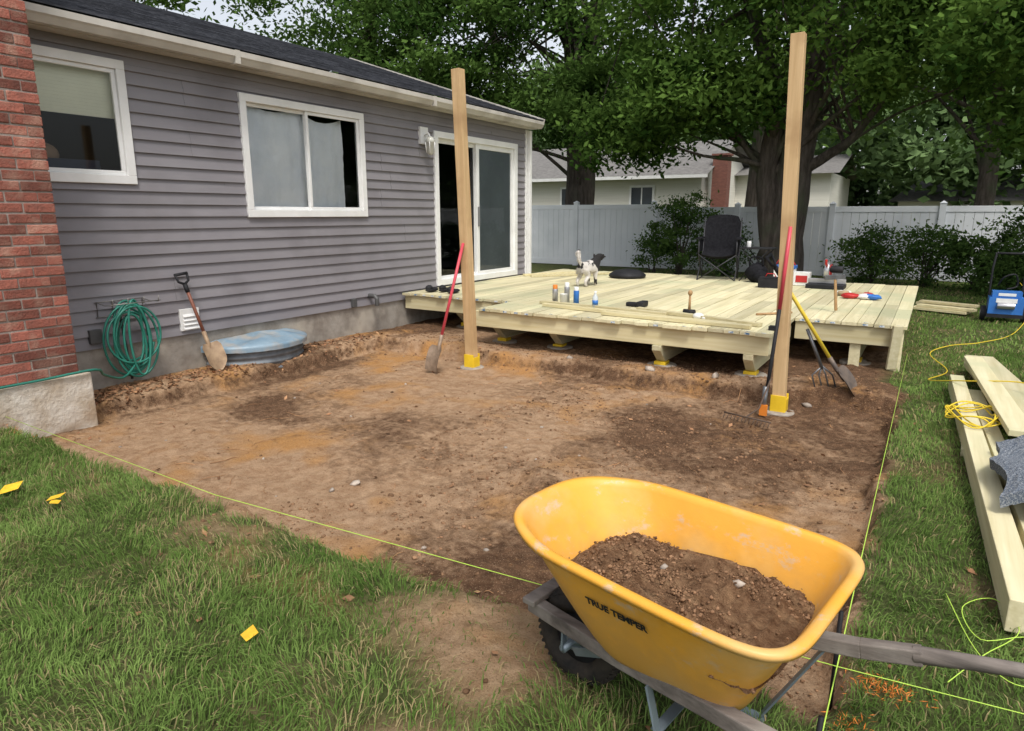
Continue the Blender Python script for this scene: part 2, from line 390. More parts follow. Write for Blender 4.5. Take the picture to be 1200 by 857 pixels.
shing=M('dark_shingles',(.03,.032,.04),(.07,.073,.085),(40,9,40),.9,bump=.6,bscale=(60,25,60),rnd=.35,spec=.2)
mb=MB(); sl=.33; xe=-5.80; xr=-10.2; YE=10.36
nrow=32
for i in range(nrow):
    xa=xe+(xr-xe)*i/nrow; xb=xe+(xr-xe)*(i+1)/nrow; za=3.015+(xe-xa)*sl; zb=3.015+(xe-xb)*sl
    yy=-6
    while yy<YE:
        y2=min(yy+random.uniform(.25,.5),YE)
        mb.add([(xa,yy,za+.012),(xa,y2,za+.012),(xb,y2,zb+.003),(xb,yy,zb+.003),(xa,yy,za-.001),(xa,y2,za-.001)],[(0,1,2,3),(0,4,5,1)]); yy=y2
zr=3.015+(xe-xr)*sl
mb.add([(xr,-6,zr),(xr,YE,zr),(-14.6,YE,3.015),(-14.6,-6,3.015)],[(0,1,2,3)])
mb.build('roof',[shing],house)
mb=MB(); gut=M('cream_gutter',(.56,.53,.48),(.48,.45,.40),3,.45,c3=(.38,.35,.31),s3=2)
prof=[(-5.905,2.995),(-5.905,2.885),(-5.83,2.885),(-5.80,2.93),(-5.785,2.945),(-5.785,2.995),(-5.795,2.995),(-5.797,2.955),(-5.84,2.90),(-5.895,2.90),(-5.895,2.995)]
vs=[(p[0],yy,p[1]) for yy in(-6,YE) for p in prof]; K=len(prof)
mb.add(vs,[(i,(i+1)%K,K+(i+1)%K,K+i) for i in range(K)]+[tuple(range(K)),tuple(range(2*K-1,K-1,-1))])
mb.box(-6.08,-5.927,-6,YE,2.884,2.90,0)
mb.box(-5.925,-5.907,-6,YE,2.901,3.012,0)
for yj in(4.4,7.4): mb.box(-5.90,-5.781,yj,yj+.05,2.88,3.0,0)
mb.beam((-5.80,YE+.012,2.97),(-10.2,YE+.012,2.97+4.4*sl),.02,.14,0)
mb.build('gutter_and_fascia',[gut],house)
glass=glassmat('window_glass')
blind=M('cream_blind',(.80,.78,.60),(.72,.70,.54),3,.8); sheet=M('white_sheet',(.86,.87,.88),(.70,.73,.77),2.2,.8,bump=.4,bscale=5,bdist=.04)
def frame(mb,y0,y1,z0,z1,w,x0,x1,m=0):
    mb.box(x0,x1,y0,y1,z1-w,z1,m); mb.box(x0,x1,y0,y1,z0,z0+w,m)
    mb.box(x0,x1,y0,y0+w,z0+w,z1-w,m); mb.box(x0,x1,y1-w,y1,z0+w,z1-w,m)
def pane(mb,y0,y1,z0,z1,x,m): mb.add([(x,y0,z0),(x,y1,z0),(x,y1,z1),(x,y0,z1)],[(0,1,2,3)],m)
def cloth(name,y0,y1,z0,z1,x,mat,amp=.02,seed=1):
    ys=np.linspace(y0,y1,70); zs=np.linspace(z0,z1,50); A,B=np.meshgrid(ys,zs,indexing='ij'); A=A.ravel();B=B.ravel()
    X=x+amp*np.sin(A*38+fbm(A,B,2,seed)*5)*.4+amp*(fbm(A,B,4,seed+5)-.5)*3
    sag=.06*np.sin((A-y0)/(y1-y0)*math.pi)*((B-z0)/(z1-z0)); B=B-sag
    I=np.arange(3500).reshape(70,50); F=np.stack([I[:-1,:-1].ravel(),I[1:,:-1].ravel(),I[1:,1:].ravel(),I[:-1,1:].ravel()],1)
    fast_mesh(name,np.stack([X,A,B],1),F,mats=[mat],smooth=True,parent=house)
for i,(y0,y1,z0,z1) in enumerate(openings[:2]):
    mb=MB(); frame(mb,y0-.02,y1+.02,z0-.02,z1+.02,.075,WX-.06,WX+.04)
    ym=(y0+y1)/2
    frame(mb,y0+.056,ym+.02,z0+.056,z1-.056,.035,WX-.045,WX-.015); frame(mb,ym-.02,y1-.056,z0+.056,z1-.056,.035,WX-.012,WX+.018)
    pane(mb,y0+.09,ym-.012,z0+.09,z1-.09,WX-.03,1); pane(mb,ym+.013,y1-.09,z0+.09,z1-.09,WX+.003,1)
    mb.build('window_frame',[white,glass],house,.004)
cloth('window_sheet',4.66,5.5,1.50,2.62,WX-.09,sheet,.014,3); cloth('window_sheet',5.50,6.10,1.50,2.58,WX-.095,sheet,.016,9)
mb=MB()
for j in range(16): mb.box(WX-.085,WX-.072,2.05,3.42,2.30+j*.027,2.3265+j*.027,0,rnd=.5)
mb.box(WX-.10,WX-.07,2.05,3.42,2.735,2.76,0)
mb.build('window_blind',[blind],house)
mb=MB(); mb.box(WX-.5,WX-.2,2.4,3.3,1.6,1.95,0); mb.ell((WX-.3,2.9,1.98),(.1,.12,.1),1); mb.build('sill_clutter',[M('dark_cloth',(.03,.035,.06),None,9,.8),M('tan_cloth',(.25,.16,.1),None,9,.8)],house)
y0,y1,z0,z1=openings[2]; mb=MB()
frame(mb,y0-.02,y1+.02,z0,z1+.02,.085,WX-.08,WX+.045); ym=(y0+y1)/2-.02
frame(mb,y0+.066,ym+.03,z0+.066,z1-.066,.06,WX-.07,WX-.035); frame(mb,ym-.03,y1-.066,z0+.066,z1-.066,.07,WX-.03,WX+.012)
pane(mb,y0+.12,ym-.02,z0+.12,z1-.12,WX-.05,1); pane(mb,ym+.04,y1-.13,z0+.13,z1-.13,WX-.008,1)
pane(mb,ym+.035,y1-.135,z0+.13,z1-.13,WX-.018,2)
mb.box(WX+.013,WX+.04,ym-.015,ym+.015,1.3,1.6,3)
mb.build('sliding_door',[white,glass,M('insect_screen',(.19,.22,.235),(.155,.18,.195),2,.75),M('handle_grey',(.2,.2,.2),None,9,.4)],house,.004)
mb=MB(); mb.box(WX+.0,WX+.05,7.42,7.58,2.42,2.64,0); mb.tube([(WX+.05,7.5,2.53),(WX+.12,7.5,2.56),(WX+.15,7.5,2.5)],.012,8,0)
mb.lathe((WX+.15,7.5,2.28),[(.001,.24),(.05,.22),(.075,.16),(.07,.155),(.055,.02),(.03,0),(.001,-.01)],1,6)
for k in range(6):
    a=k*math.pi/3; mb.tube([(WX+.15+.073*math.cos(a),7.5+.073*math.sin(a),2.44),(WX+.15+.056*math.cos(a),7.5+.056*math.sin(a),2.3)],.005,5,0)
mb.build('wall_lamp',[white,M('lamp_glass',(.5,.5,.45),None,9,.15)],house)
mb=MB(); mb.box(WX+.0,WX+.035,3.74,3.94,.39,.60,0)
for j in range(4): mb.add([(WX+.037,3.76,.43+j*.04),(WX+.037,3.92,.43+j*.04),(WX+.055,3.92,.405+j*.04),(WX+.055,3.76,.405+j*.04)],[(0,1,2,3)],0)
mb.build('dryer_vent',[white],house,.003)
mb=MB(); mb.tube([(WX,6.33,.47),(WX+.12,6.33,.47),(WX+.15,6.33,.44),(WX+.15,6.33,.35)],.03,10,0); mb.box(WX+.018,WX+.06,6.0,6.07,.36,.46,0); mb.box(WX+.0,WX+.05,2.9,3.0,.40,.52,0)
mb.build('wall_pipe_and_outlet',[M('dark_pipe',(.09,.09,.09),None,9,.5)],house,.003)
brick=M('red_brick',(.30,.10,.07),(.20,.075,.055),(14,14,14),.9,bump=1,bscale=60,rnd=.45,c3=(.36,.19,.14),s3=7)
mort=M('mortar',(.34,.28,.25),(.24,.2,.17),30,.95,bump=.5,bscale=80)
mb=MB(); CX,CY0,CY1=-5.5,1.1,2.52
mb.box(WX-.6,CX-.006,CY0+.006,CY1-.006,.30,5.0,1)
z=.305; row=0
while z<5:
    h=.064; o=(.105 if row%2 else 0)
    y=CY1-o
    if o: mb.box(CX-.1,CX+random.uniform(-.002,.003),CY1-o+.005,CY1,z,z+h,0)
    while y>CY0+.02:
        ya=max(y-.21+.011,CY0); mb.box(CX-.1,CX+random.uniform(-.004,.005),ya,y-.0,z+random.uniform(0,.003),z+h,0); y-=.21
    xx=CX-.102
    while xx>WX-.1:
        for (ya,yb) in((CY0-.0,CY0+.09),(CY1-.09,CY1)): mb.box(max(xx-.2,WX-.3),xx-.01,ya,yb,z,z+h,0)
        xx-=.21
    z+=.075; row+=1
mb.build('chimney',[brick,mort],house,.005)
mb=MB(); mb.box(WX-.1,CX+.06,CY0-.05,CY1+.06,-.3,.298,0)
mb.build('chimney_base',[M('chimney_concrete',(.60,.55,.48),(.40,.32,.23),4,.9,bump=.8,bscale=18,bdist=.02,c3=(.30,.2,.12),s3=3)],house,.012)

# window well with cover
mb=MB(); steel=M('galvanised_steel',(.22,.24,.26),(.14,.15,.16),8,.6,metal=.3)
n=40
zs=np.linspace(-.15,.17,29)
vs=[];
for zz in zs:
    for j in range(n+1):
        a=math.pi*j/n-math.pi/2; r=.52+.010*math.sin(zz*2*math.pi/.07)
        vs.append((WX+.02+.48*math.cos(a)*r/.52,4.52+math.sin(a)*r*1.05,zz))
fs=[(i*(n+1)+j,i*(n+1)+j+1,(i+1)*(n+1)+j+1,(i+1)*(n+1)+j) for i in range(len(zs)-1) for j in range(n)]
mb.add(vs,fs,0,smooth=True)
vs=[];R=16
for i in range(R+1):
    f=min(i/(R-2),1)
    for j in range(n+1):
        a=math.pi*j/n-math.pi/2; zz=.205+.055*(1-f**3)+.016*math.sin(a*6+f*5)*f*(1-f)*4+random.uniform(-.002,.002)
        if i==R-1: zz-=.02
        if i==R: zz-=.055
        vs.append((WX+.02+.535*f*math.cos(a),4.52+math.sin(a)*f*.595,zz))
fs=[(i*(n+1)+j,i*(n+1)+j+1,(i+1)*(n+1)+j+1,(i+1)*(n+1)+j) for i in range(R) for j in range(n)]
mb.add(vs,fs,1,smooth=True)
mb.build('window_well_with_cover',[steel,M('blue_cover',(.17,.26,.34),(.25,.34,.41),6,.4,bump=.5,bscale=15,c3=(.34,.33,.31),s3=5)])

# ------------------------------------------------------------ hose on hanger
hosem=M('green_hose',(.02,.15,.11),(.03,.20,.15),8,.4,rnd=.2)
mb=MB(); p=[]
for i in range(420):
    a=i/420*2*math.pi*10.0; k=i/420
    p.append((WX+.13+.05*math.sin(a*.37)+.07*k, 3.2+(.15+.07*math.sin(a*.21))*math.cos(a)+.02*math.sin(a*.5), .42+(.27+.06*math.sin(a*.13+1))*math.sin(a)-.03*math.sin(k*7)))
mb.tube(p,.010,8)
p=[(WX+.2,3.18,.2),(WX+.3,3.0,.12),(-5.6,2.75,.22),(-5.43,2.60,.315),(-5.43,2.2,.31),(-5.42,1.7,.312),(-5.41,1.0,.31),(-5.3,.8,.05)]
mb.tube(smooth_path(p,4),.010,8)
mb.build('garden_hose',[hosem])
mb=MB(); wire=M('wire_metal',(.25,.24,.22),None,9,.4,metal=.6)
for yy in(3.0,3.13,3.27,3.4): mb.tube([(WX+.02,yy,.62),(WX+.02,yy,.75),(WX+.15,yy,.73),(WX+.28,yy,.74),(WX+.29,yy,.79)],.004,6)
for zz in(.62,.75): mb.tube([(WX+.024,2.98,zz),(WX+.024,3.42,zz)],.004,6)
mb.tube([(WX+.28,2.98,.745),(WX+.28,3.42,.745)],.004,6)
mb.tube([(WX+.08,3.15,.70),(WX+.12,3.17,.05)],.012,6,1)
mb.build('hose_hanger',[wire,M('black_rubber',(.02,.02,.02),None,9,.6)])

# ------------------------------------------------------------ posts
wood_post=M('cedar_tone_post',(.50,.33,.16),(.62,.43,.23),(30,30,1.2),.75,bump=.3,bscale=(60,60,3),bdist=.003,c3=(.40,.25,.12),s3=2)
yel=M('yellow_plastic',(.80,.55,.03),(.70,.46,.02),8,.5)
concr=M('footing_concrete',(.36,.32,.27),(.25,.21,.17),12,.9,bump=.5,bscale=40)
def post(name,x,y,zt,lean):
    mb=MB(); g=G1(x,y); mb.beam((x,y,g+.03),(x+lean[0],y+lean[1],zt),.098,.098,0,up=(0,1,0))
    mb.box(x-.06,x+.06,y-.063,y-.053,g+.0,g+.15,1); mb.box(x-.06,x+.06,y+.053,y+.063,g,g+.15,1)
    mb.box(x-.063,x-.053,y-.052,y+.052,g,g+.12,1); mb.box(x+.053,x+.063,y-.052,y+.052,g,g+.12,1)
    mb.lathe((x,y,g-.1),[(.13,0),(.13,.105),(.12,.112),(.0,.115)],2,24)
    mb.build(name,[wood_post,yel,concr],None,.003)
post('deck_post',-4.085,5.77,2.88,(-.085,-.055)); post('deck_post',-.943,5.755,2.80,(-.09,-.05))

# ------------------------------------------------------------ deck
deck=empty('wooden_deck')
pine=M('treated_pine',(.66,.60,.40),(.54,.48,.285),(26,1.1,26),.7,bump=.25,bscale=(70,3,70),bdist=.003,rnd=.2,c3=(.49,.48,.30),s3=1.2)
pinex=M('treated_pine_rim',(.64,.575,.365),(.53,.455,.25),(1.1,26,26),.7,bump=.25,bscale=(3,70,70),bdist=.003,rnd=.15)
tag=M('blue_tag',(.06,.16,.30),(.6,.64,.66),(40,40,40),.5,lo=.44,hi=.5)
DZ=.45
mb=MB(); x=-6.055
while x<-.24:
    y0=6.95 if x<-4.42 else (6.22 if x<-1.2 else 7.33)
    y0+=random.uniform(-.02,.025); y1=11.6+random.uniform(-.03,.06)
    j=random.choice([8.6,9.4,9.0,10.2])
    for a,b in((y0,j-.002),(j+.002,y1)):
        xo=random.uniform(-.0025,.0025); mb.box(x+xo,x+.138+xo,a,b,DZ-.032,DZ+random.uniform(-.002,.002),0)
    if random.random()<.65: mb.box(x+.045,x+.09,y0-.004,y0-.001,DZ-.026,DZ-.008,1)
    if random.random()<.5: mb.box(x+.05,x+.09,y0+.006,y0+.022,DZ+.003,DZ+.0045,1)
    x+=.145
mb.build('deck_boards',[pine,tag],deck,.003)
mb=MB(); x=-6.055
while x<-.24:
    y0=7.01 if x<-4.42 else (6.29 if x<-1.2 else 7.39)
    for yy in(y0,y0+.4,y0+.8):
        for dx_ in(.03,.108): mb.lathe((x+dx_,yy,DZ+.0022),[(.0045,0),(.004,.0008),(0,.0009)],0,6)
    x+=.145
mb.build('deck_screws',[M('screw_metal',(.12,.1,.07),None,9,.5,metal=.4)],deck)
mb=MB()
def rim(x0,x1,y,z0=.235,z1=.412): mb.box(x0,x1,y,y+.038,z0,z1,0)
rim(-6.05,-4.42,6.99); rim(-4.40,-1.16,6.27); rim(-1.12,-.24,7.37); rim(-6.05,-.24,11.55)
mb.build('rim_joist',[pinex],deck,.003)
mb=MB()
mb.box(-4.398,-4.36,6.31,7.0,.235,.412); mb.box(-1.20,-1.162,6.31,7.4,.235,.412); mb.box(-.238,-.20,7.37,11.6,.235,.412)
x=-5.9
while x<-.4:
    y0=7.03 if x<-4.45 else (6.312 if x<-1.25 else 7.41)
    mb.box(x,x+.038,y0,11.54,.237,.41); x+=.40
mb.box(-.235,-.205,7.33,11.62,.10,.2)
mb.build('joists',[pine],deck,.002)
mb=MB()
def wedge(x,y0,L=4.5,zt=.233,zb=.05,w=.09):
    v=[(x-w/2,y0,zt),(x-w/2,y0,zt-.05),(x-w/2,y0+.16,zb),(x-w/2,y0+L,zb),(x-w/2,y0+L,zt)]
    v+= [(x+w/2,a[1],a[2]) for a in v]
    mb.add(v,[(4,3,2,1,0),(5,6,7,8,9)]+[(i,(i+1)%5,5+(i+1)%5,5+i) for i in range(5)],0)
for bx,by in((-2.2,6.24),(-1.33,6.26),(-3.5,6.5),(-4.25,6.5),(-.55,7.45),(-5.3,7.2)):
    wedge(bx,by)
    mb.box(bx-.06,bx+.06,by+.12,by+.24,-.02,.049,1)
    g=G1(bx,by+.2); mb.lathe((bx,by+.19,g-.1),[(.15,0),(.15,.11),(.14,.118),(0,.12)],2,20)
mb.box(-.60,-.5,7.40,7.44,.0,.232,0)
mb.beam((-.215,7.34,.02),(-.195,7.30,.455),.09,.035,0)
mb.beam((-.185,7.36,-.02),(-.185,7.36,.44),.035,.09,0)
mb.build('beams_and_footings',[pine,yel,concr],deck,.004)
mb=MB()
for a,b in(((-3.75,6.75,.46),(-1.5,6.42,.46)),((-3.9,6.95,.46),(-2.3,6.75,.46)),((-2.7,7.0,.46),(-1.3,6.55,.47)),((-5.9,9.9,.46),(-5.2,11.3,.47)),((-5.7,9.8,.46),(-4.6,11.2,.47)),((-2.9,6.5,.46),(-1.35,6.37,.46))):
    mb.beam((a[0],a[1],DZ+.022),(b[0],b[1],DZ+.024),.07,.036)
mb.build('loose_lumber',[pinex],None,.003)

# ------------------------------------------------------------ small objects on deck
blackp=M('black_plastic',(.015,.015,.017),(.025,.025,.028),8,.6,spec=.2); redp=M('red_plastic',(.5,.03,.03),None,8,.45); whitep=M('white_plastic',(.78,.78,.76),(.7,.7,.68),8,.4)
orange=M('orange_plastic',(.7,.22,.03),None,8,.45); bluep=M('blue_plastic',(.03,.14,.45),(.04,.18,.52),8,.4); silver=M('can_metal',(.5,.5,.52),None,8,.3,metal=.7); woodh=M('hickory_handle',(.42,.26,.12),(.34,.2,.09),(20,20,20),.6)
greym=M('grey_steel',(.2,.21,.22),(.13,.13,.14),12,.45,metal=.7)
def can(name,x,y,body,cap,h=.2,r=.033):
    mb=MB(); mb.lathe((x,y,DZ+.003),[(0,0),(r,0),(r,h*.75),(r*.9,h*.8)],0); mb.lathe((x,y,DZ+.003),[(r*.85,h*.79),(r*.85,h),(r*.7,h*1.02),(0,h*1.02)],1); mb.build(name,[body,cap])
can('spray_paint_can',-3.75,7.02,silver,orange,.22); can('spray_paint_can',-3.66,7.15,silver,whitep,.24); can('spray_paint_can',-3.52,7.12,bluep,whitep,.2)
mb=MB(); mb.lathe((-3.6,6.95,DZ+.003),[(0,0),(.035,0),(.045,.13),(.047,.132),(.04,.128),(.03,.01)],0); mb.build('paper_cup',[whitep])
mb=MB(); mb.lathe((-3.15,6.85,DZ+.003),[(0,0),(.032,0),(.032,.13),(.012,.17),(.012,.18)],0); mb.lathe((-3.15,6.85,DZ+.003),[(.032,.05),(.0335,.05),(.0335,.10),(.032,.10)],1); mb.lathe((-3.15,6.85,DZ+.183),[(.014,0),(.014,.02),(0,.021)],2)
mb.build('water_bottle',[M('clear_plastic',(.6,.65,.68),None,9,.15),bluep,whitep])
mb=MB(); mb.box(-2.95,-2.75,7.25,7.33,DZ+.004,DZ+.05,0); mb.box(-2.8,-2.72,7.2,7.38,DZ+.006,DZ+.07,0); mb.build('cordless_nailer',[blackp],None,.012)
mb=MB(); mb.tube([(-2.1,6.92,DZ+.05),(-2.1,6.92,DZ+.22)],[.015,.012],8,0); mb.ell((-2.1,6.92,DZ+.24),(.025,.025,.03),0); mb.tube([(-2.16,6.92,DZ+.037),(-2.04,6.92,DZ+.037)],.032,12,1); mb.build('mallet',[woodh,blackp])
mb=MB(); mb.ell((-1.95,6.75,DZ+.03),(.06,.05,.035),0); mb.ell((-1.88,6.72,DZ+.02),(.03,.03,.02),0); mb.build('string_roll',[whitep])
for k,(a,b) in enumerate(((-5.75,7.2),(-5.6,7.3),(-5.4,7.22))):
    mb=MB(); mb.ell((a,b,DZ+.035),(.055,.13,.03),0); mb.ell((a,b-.06,DZ+.065),(.045,.06,.04),0); mb.build('shoe',[blackp])
mb=MB(); mb.lathe((-4.3,10.6,DZ+.003),[(0,.0),(.28,0),(.31,.03),(.30,.06),(.2,.12),(0,.15)],0,28); mb.build('round_black_lid',[blackp])
fabric=M('black_fabric',(.012,.012,.014),(.02,.02,.023),30,.95,spec=.05)
darkm=M('dark_tube',(.05,.05,.055),None,9,.5,metal=.3,spec=.2)
def camp_chair(cx,cy,ang):
    T=Matrix.Translation((cx,cy,DZ+.004))@Matrix.Rotation(ang,4,'Z'); mb=MB()
    def t(*p): return [T@Vector(q) for q in p]
    for sx in(-1,1):
        x=sx*.29
        mb.tube(t((x,-.27,0),(x,.25,.42),(x,.32,.98)),.011,8,0)
        mb.tube(t((x,.27,0),(x,-.26,.42),(x,-.26,.64)),.011,8,0)
        mb.beam(T@Vector((x*1.05,-.29,.65)),T@Vector((x*1.05,.25,.66)),.075,.02,1)
        mb.tube(t((x,.27,0),(x,.27,.42)),.009,6,0)
        mb.add(t((x*1.0,-.25,.44),(x*1.0,.24,.44),(x*1.0,.26,.63),(x*1.0,-.25,.63)),[(0,1,2,3)],1)
    mb.tube(t((-.29,-.26,0),(.29,-.26,.40)),.010,6,0); mb.tube(t((.29,-.27,0),(-.29,-.27,.40)),.010,6,0)
    mb.tube(t((-.29,.27,0),(.29,.27,.40)),.010,6,0); mb.tube(t((.29,.28,0),(-.29,.28,.40)),.010,6,0)
    vs=[];fs=[]; W=9;H=18
    for i in range(H):
        f=i/(H-1)
        if f<.45: y=-.26+f/.45*.50; z=.42-.05*math.sin(f/.45*math.pi)
        else: g=(f-.45)/.55; y=.24+.09*g; z=.42+.58*g
        for j in range(W):
            u=j/(W-1)*2-1; sag=(1-u*u)*(.05 if f<.45 else .0); yb=(1-u*u)*.05 if f>=.45 else 0
            wdt=.285 if f<.85 else .285-.05*((f-.85)/.15)**2
            vs.append(T@Vector((u*wdt,y+yb,z-sag+(.03*(1-u*u) if i==H-1 else 0))))
    for i in range(H-1):
        for j in range(W-1): fs.append((i*W+j,i*W+j+1,(i+1)*W+j+1,(i+1)*W+j))
    mb.add(vs,fs,1,smooth=True)
    mb.build('folding_camp_chair',[darkm,fabric])
camp_chair(-2.95,11.15,.15)
mb=MB()
tx,ty=-2.35,11.2
for a in(-1,1):
    for b in(-1,1): mb.tube([(tx+a*.22,ty+b*.2,DZ),(tx-a*.2,ty+b*.2,DZ+.5)],.01,6,0)
mb.box(tx-.25,tx+.25,ty-.22,ty+.22,DZ+.505,DZ+.525,0); mb.tube([(tx-.15,ty,DZ+.526),(tx-.15,ty,DZ+.62)],.035,10,1); mb.build('folding_side_table',[blackp,whitep],None,.004)
mb=MB(); mb.ell((-2.3,10.95,DZ+.15),(.17,.13,.15),0,jit=.08); mb.ell((-2.22,10.85,DZ+.1),(.1,.08,.1),0,jit=.1); mb.tube(smooth_path([(-2.4,10.9,DZ+.25),(-2.38,10.88,DZ+.38),(-2.22,10.88,DZ+.38),(-2.2,10.9,DZ+.25)],4),.012,6,0); mb.build('black_tool_bag',[fabric])
mb=MB(); mb.box(-2.0,-1.72,10.7,10.95,DZ+.004,DZ+.24,0); mb.box(-2.01,-1.71,10.69,10.96,DZ+.242,DZ+.29,1); mb.tube([(-2.0,10.82,DZ+.29),(-1.95,10.82,DZ+.38),(-1.77,10.82,DZ+.38),(-1.72,10.82,DZ+.29)],.01,6,2)
mb.box(-1.9,-1.82,10.68,10.688,DZ+.1,DZ+.2,2); mb.build('cooler_box',[whitep,bluep,redp],None,.004)
mb=MB(); sx,sy=-1.25,10.6
mb.box(sx-.25,sx+.25,sy-.18,sy+.18,DZ+.005,DZ+.06,0); mb.box(sx-.25,sx+.25,sy+.05,sy+.08,DZ+.061,DZ+.13,3)
mb.tube([(sx-.03,sy,DZ+.25),(sx+.03,sy,DZ+.25)],.13,24,3); mb.tube([(sx+.031,sy+.02,DZ+.27),(sx+.2,sy+.02,DZ+.27)],.05,14,0); mb.tube([(sx,sy-.1,DZ+.32),(sx,sy-.22,DZ+.36),(sx,sy-.24,DZ+.42)],.018,8,1); mb.box(sx-.04,sx+.04,sy-.02,sy+.2,DZ+.15,DZ+.33,1)
mb.build('mitre_saw',[blackp,redp,blackp,silver],None,.006)
mb=MB(); mb.box(-2.1,-1.8,10.15,10.35,DZ+.004,DZ+.13,0); mb.box(-2.09,-1.81,10.16,10.34,DZ+.132,DZ+.155,0); mb.tube([(-2.02,10.25,DZ+.155),(-2.0,10.25,DZ+.2),(-1.9,10.25,DZ+.2),(-1.88,10.25,DZ+.155)],.008,6,1); mb.build('tool_box',[blackp,redp],None,.01)
mb=MB(); mb.box(-1.72,-1.5,10.75,10.92,DZ+.004,DZ+.2,0); mb.box(-1.69,-1.53,10.742,10.748,DZ+.05,DZ+.15,1); mb.build('product_carton',[whitep,redp],None,.003)
mb=MB(); mb.tube([(-.82,8.0,DZ+.02),(-.86,8.0,DZ+.38)],[.018,.014],8,0); mb.beam((-.96,8.0,DZ+.37),(-.76,8.0,DZ+.39),.03,.05,1); mb.build('axe',[woodh,greym],None,.004)
mb=MB()
for i in range(8): mb.ell((-.75+random.uniform(-.22,.22),9.6+random.uniform(-.2,.2),DZ+.035),(random.uniform(.06,.11),random.uniform(.05,.09),.035),[0,1,2,1,3,2,0,3][i],jit=.15)
mb.build('work_gloves_pile',[redp,M('tan_leather',(.4,.3,.18),None,20,.8),whitep,bluep])
mb=MB(); mb.tube([(-1.75,6.7,DZ+.02),(-1.35,6.6,DZ+.02)],.02,8,0); mb.tube([(-1.5,7.3,DZ+.015),(-1.2,7.6,DZ+.02)],.012,8,1); mb.box(-1.2,-1.08,6.4,6.48,DZ+.004,DZ+.04,0); mb.build('hand_tools',[blackp,woodh])

# ------------------------------------------------------------ leaning tools
def blade(mb,c,axis,side,w,l,mat,point=True,curve=.03):
    c=Vector(c);ax=Vector(axis).normalized();sd=Vector(side).normalized();nn=ax.cross(sd)
    vs=[];fs=[];A=9;B=7
    for i in range(A):
        f=i/(A-1); ww=w/2*((1-max(0,(f-.6)/.4)**2*.75) if point else 1)
        if f<.12: ww*=.75+f*2
        for j in range(B):
            u=j/(B-1)*2-1; vs.append(c+ax*(f*l)+sd*(u*ww)+nn*(curve*(u*u)+.02*math.sin(f*3.1)))
    for i in range(A-1):
        for j in range(B-1): fs.append((i*B+j,i*B+j+1,(i+1)*B+j+1,(i+1)*B+j))
    mb.add(vs,fs,mat,smooth=True); mb.add([v+nn*.003 for v in vs],[f[::-1] for f in fs],mat,smooth=True)
def shovel(name,bot,top,w,l,shaftmat,blademat,gripmat,side,dgrip=True,point=True,r=.016):
    bot=Vector(bot);top=Vector(top);d=(top-bot).normalized();sd=Vector(side);sd=(sd-d*sd.dot(d)).normalized()
    mb=MB(); st=bot+d*l; blade(mb,st,-d,sd,w,l,1,point)
    mb.tube([st-d*.12,st,st+d*.12],[.006,.02,.021],10,1)
    end=top-d*(.11 if dgrip else 0); mb.tube([st+d*.1,end],r,10,0)
    if dgrip:
        mb.tube([end-d*.08,end],.021,10,2); mb.tube([end,end+d*.03+sd*.05,end+d*.10+sd*.06],.012,8,2); mb.tube([end,end+d*.03-sd*.05,end+d*.10-sd*.06],.012,8,2); mb.tube([end+d*.10+sd*.065,end+d*.10-sd*.065],.014,8,2)
    mb.build(name,[shaftmat,blademat,gripmat])
rust=M('worn_steel_tan',(.42,.30,.19),(.28,.19,.12),14,.6,metal=.2); redfib=M('red_fibreglass',(.62,.07,.10),(.52,.06,.08),9,.4); brn=M('brown_shaft',(.22,.08,.05),None,9,.5)
shovel('spade',(-5.72,3.86,.02),(-6.02,3.76,.95),.2,.28,brn,rust,blackp,(0,1,.1))
shovel('square_shovel',(-4.26,5.32,-.10),(-4.12,5.69,1.20),.21,.27,redfib,M('dull_steel',(.36,.27,.2),(.22,.16,.11),14,.6,metal=.3),redfib,(1,-.3,0),dgrip=False,point=False)
shovel('round_shovel',(-.42,6.12,-.01),(-1.16,5.92,1.16),.21,.28,M('yellow_fibreglass',(.7,.52,.05),None,9,.4),M('dirty_steel',(.17,.13,.10),(.1,.08,.07),14,.6,metal=.3),blackp,(.2,1,0),dgrip=True)
mb=MB(); mb.tube([(-1.03,5.60,-.08),(-.99,5.67,.75)],.015,8,0); mb.tube([(-.99,5.67,.75),(-.965,5.685,1.40)],.015,8,1); mb.tube([(-1.035,5.595,-.12),(-1.03,5.60,.12)],.022,8,2); mb.box(-1.06,-1.0,5.565,5.59,-.12,-.03,3)
mb.build('long_handled_tamper',[blackp,redfib,greym,orange])
mb=MB(); b0=Vector((-.62,6.05,.0)); 
for k in range(4): mb.tube([b0+Vector((k*.05-.08,k*.03,0)),b0+Vector((k*.05-.08,k*.03,0))+Vector((-.05,0,.16)),b0+Vector((-.06,0.03,.24))],.007,6,0)
mb.tube([b0+Vector((-.06,.03,.22)),b0+Vector((-.20,-.01,.55))],.014,8,0); mb.build('garden_fork',[greym])
mb=MB(); rz=G1(-1.15,5.2)+.045
mb.tube([(-1.28,5.32,rz),(-.9,5.22,rz)],.007,6,0)
for k in range(13): mb.tube([(-1.27+k*.03,5.317-k*.008,rz),(-1.28+k*.03,5.29-k*.008,rz-.04)],.0035,5,0)
mb.tube([(-1.1,5.27,rz),(-1.05,5.5,rz+.02),(-1.0,5.62,rz+.25)],.007,6,0); mb.build('garden_rake',[M('rust_steel',(.10,.065,.045),None,20,.7)])

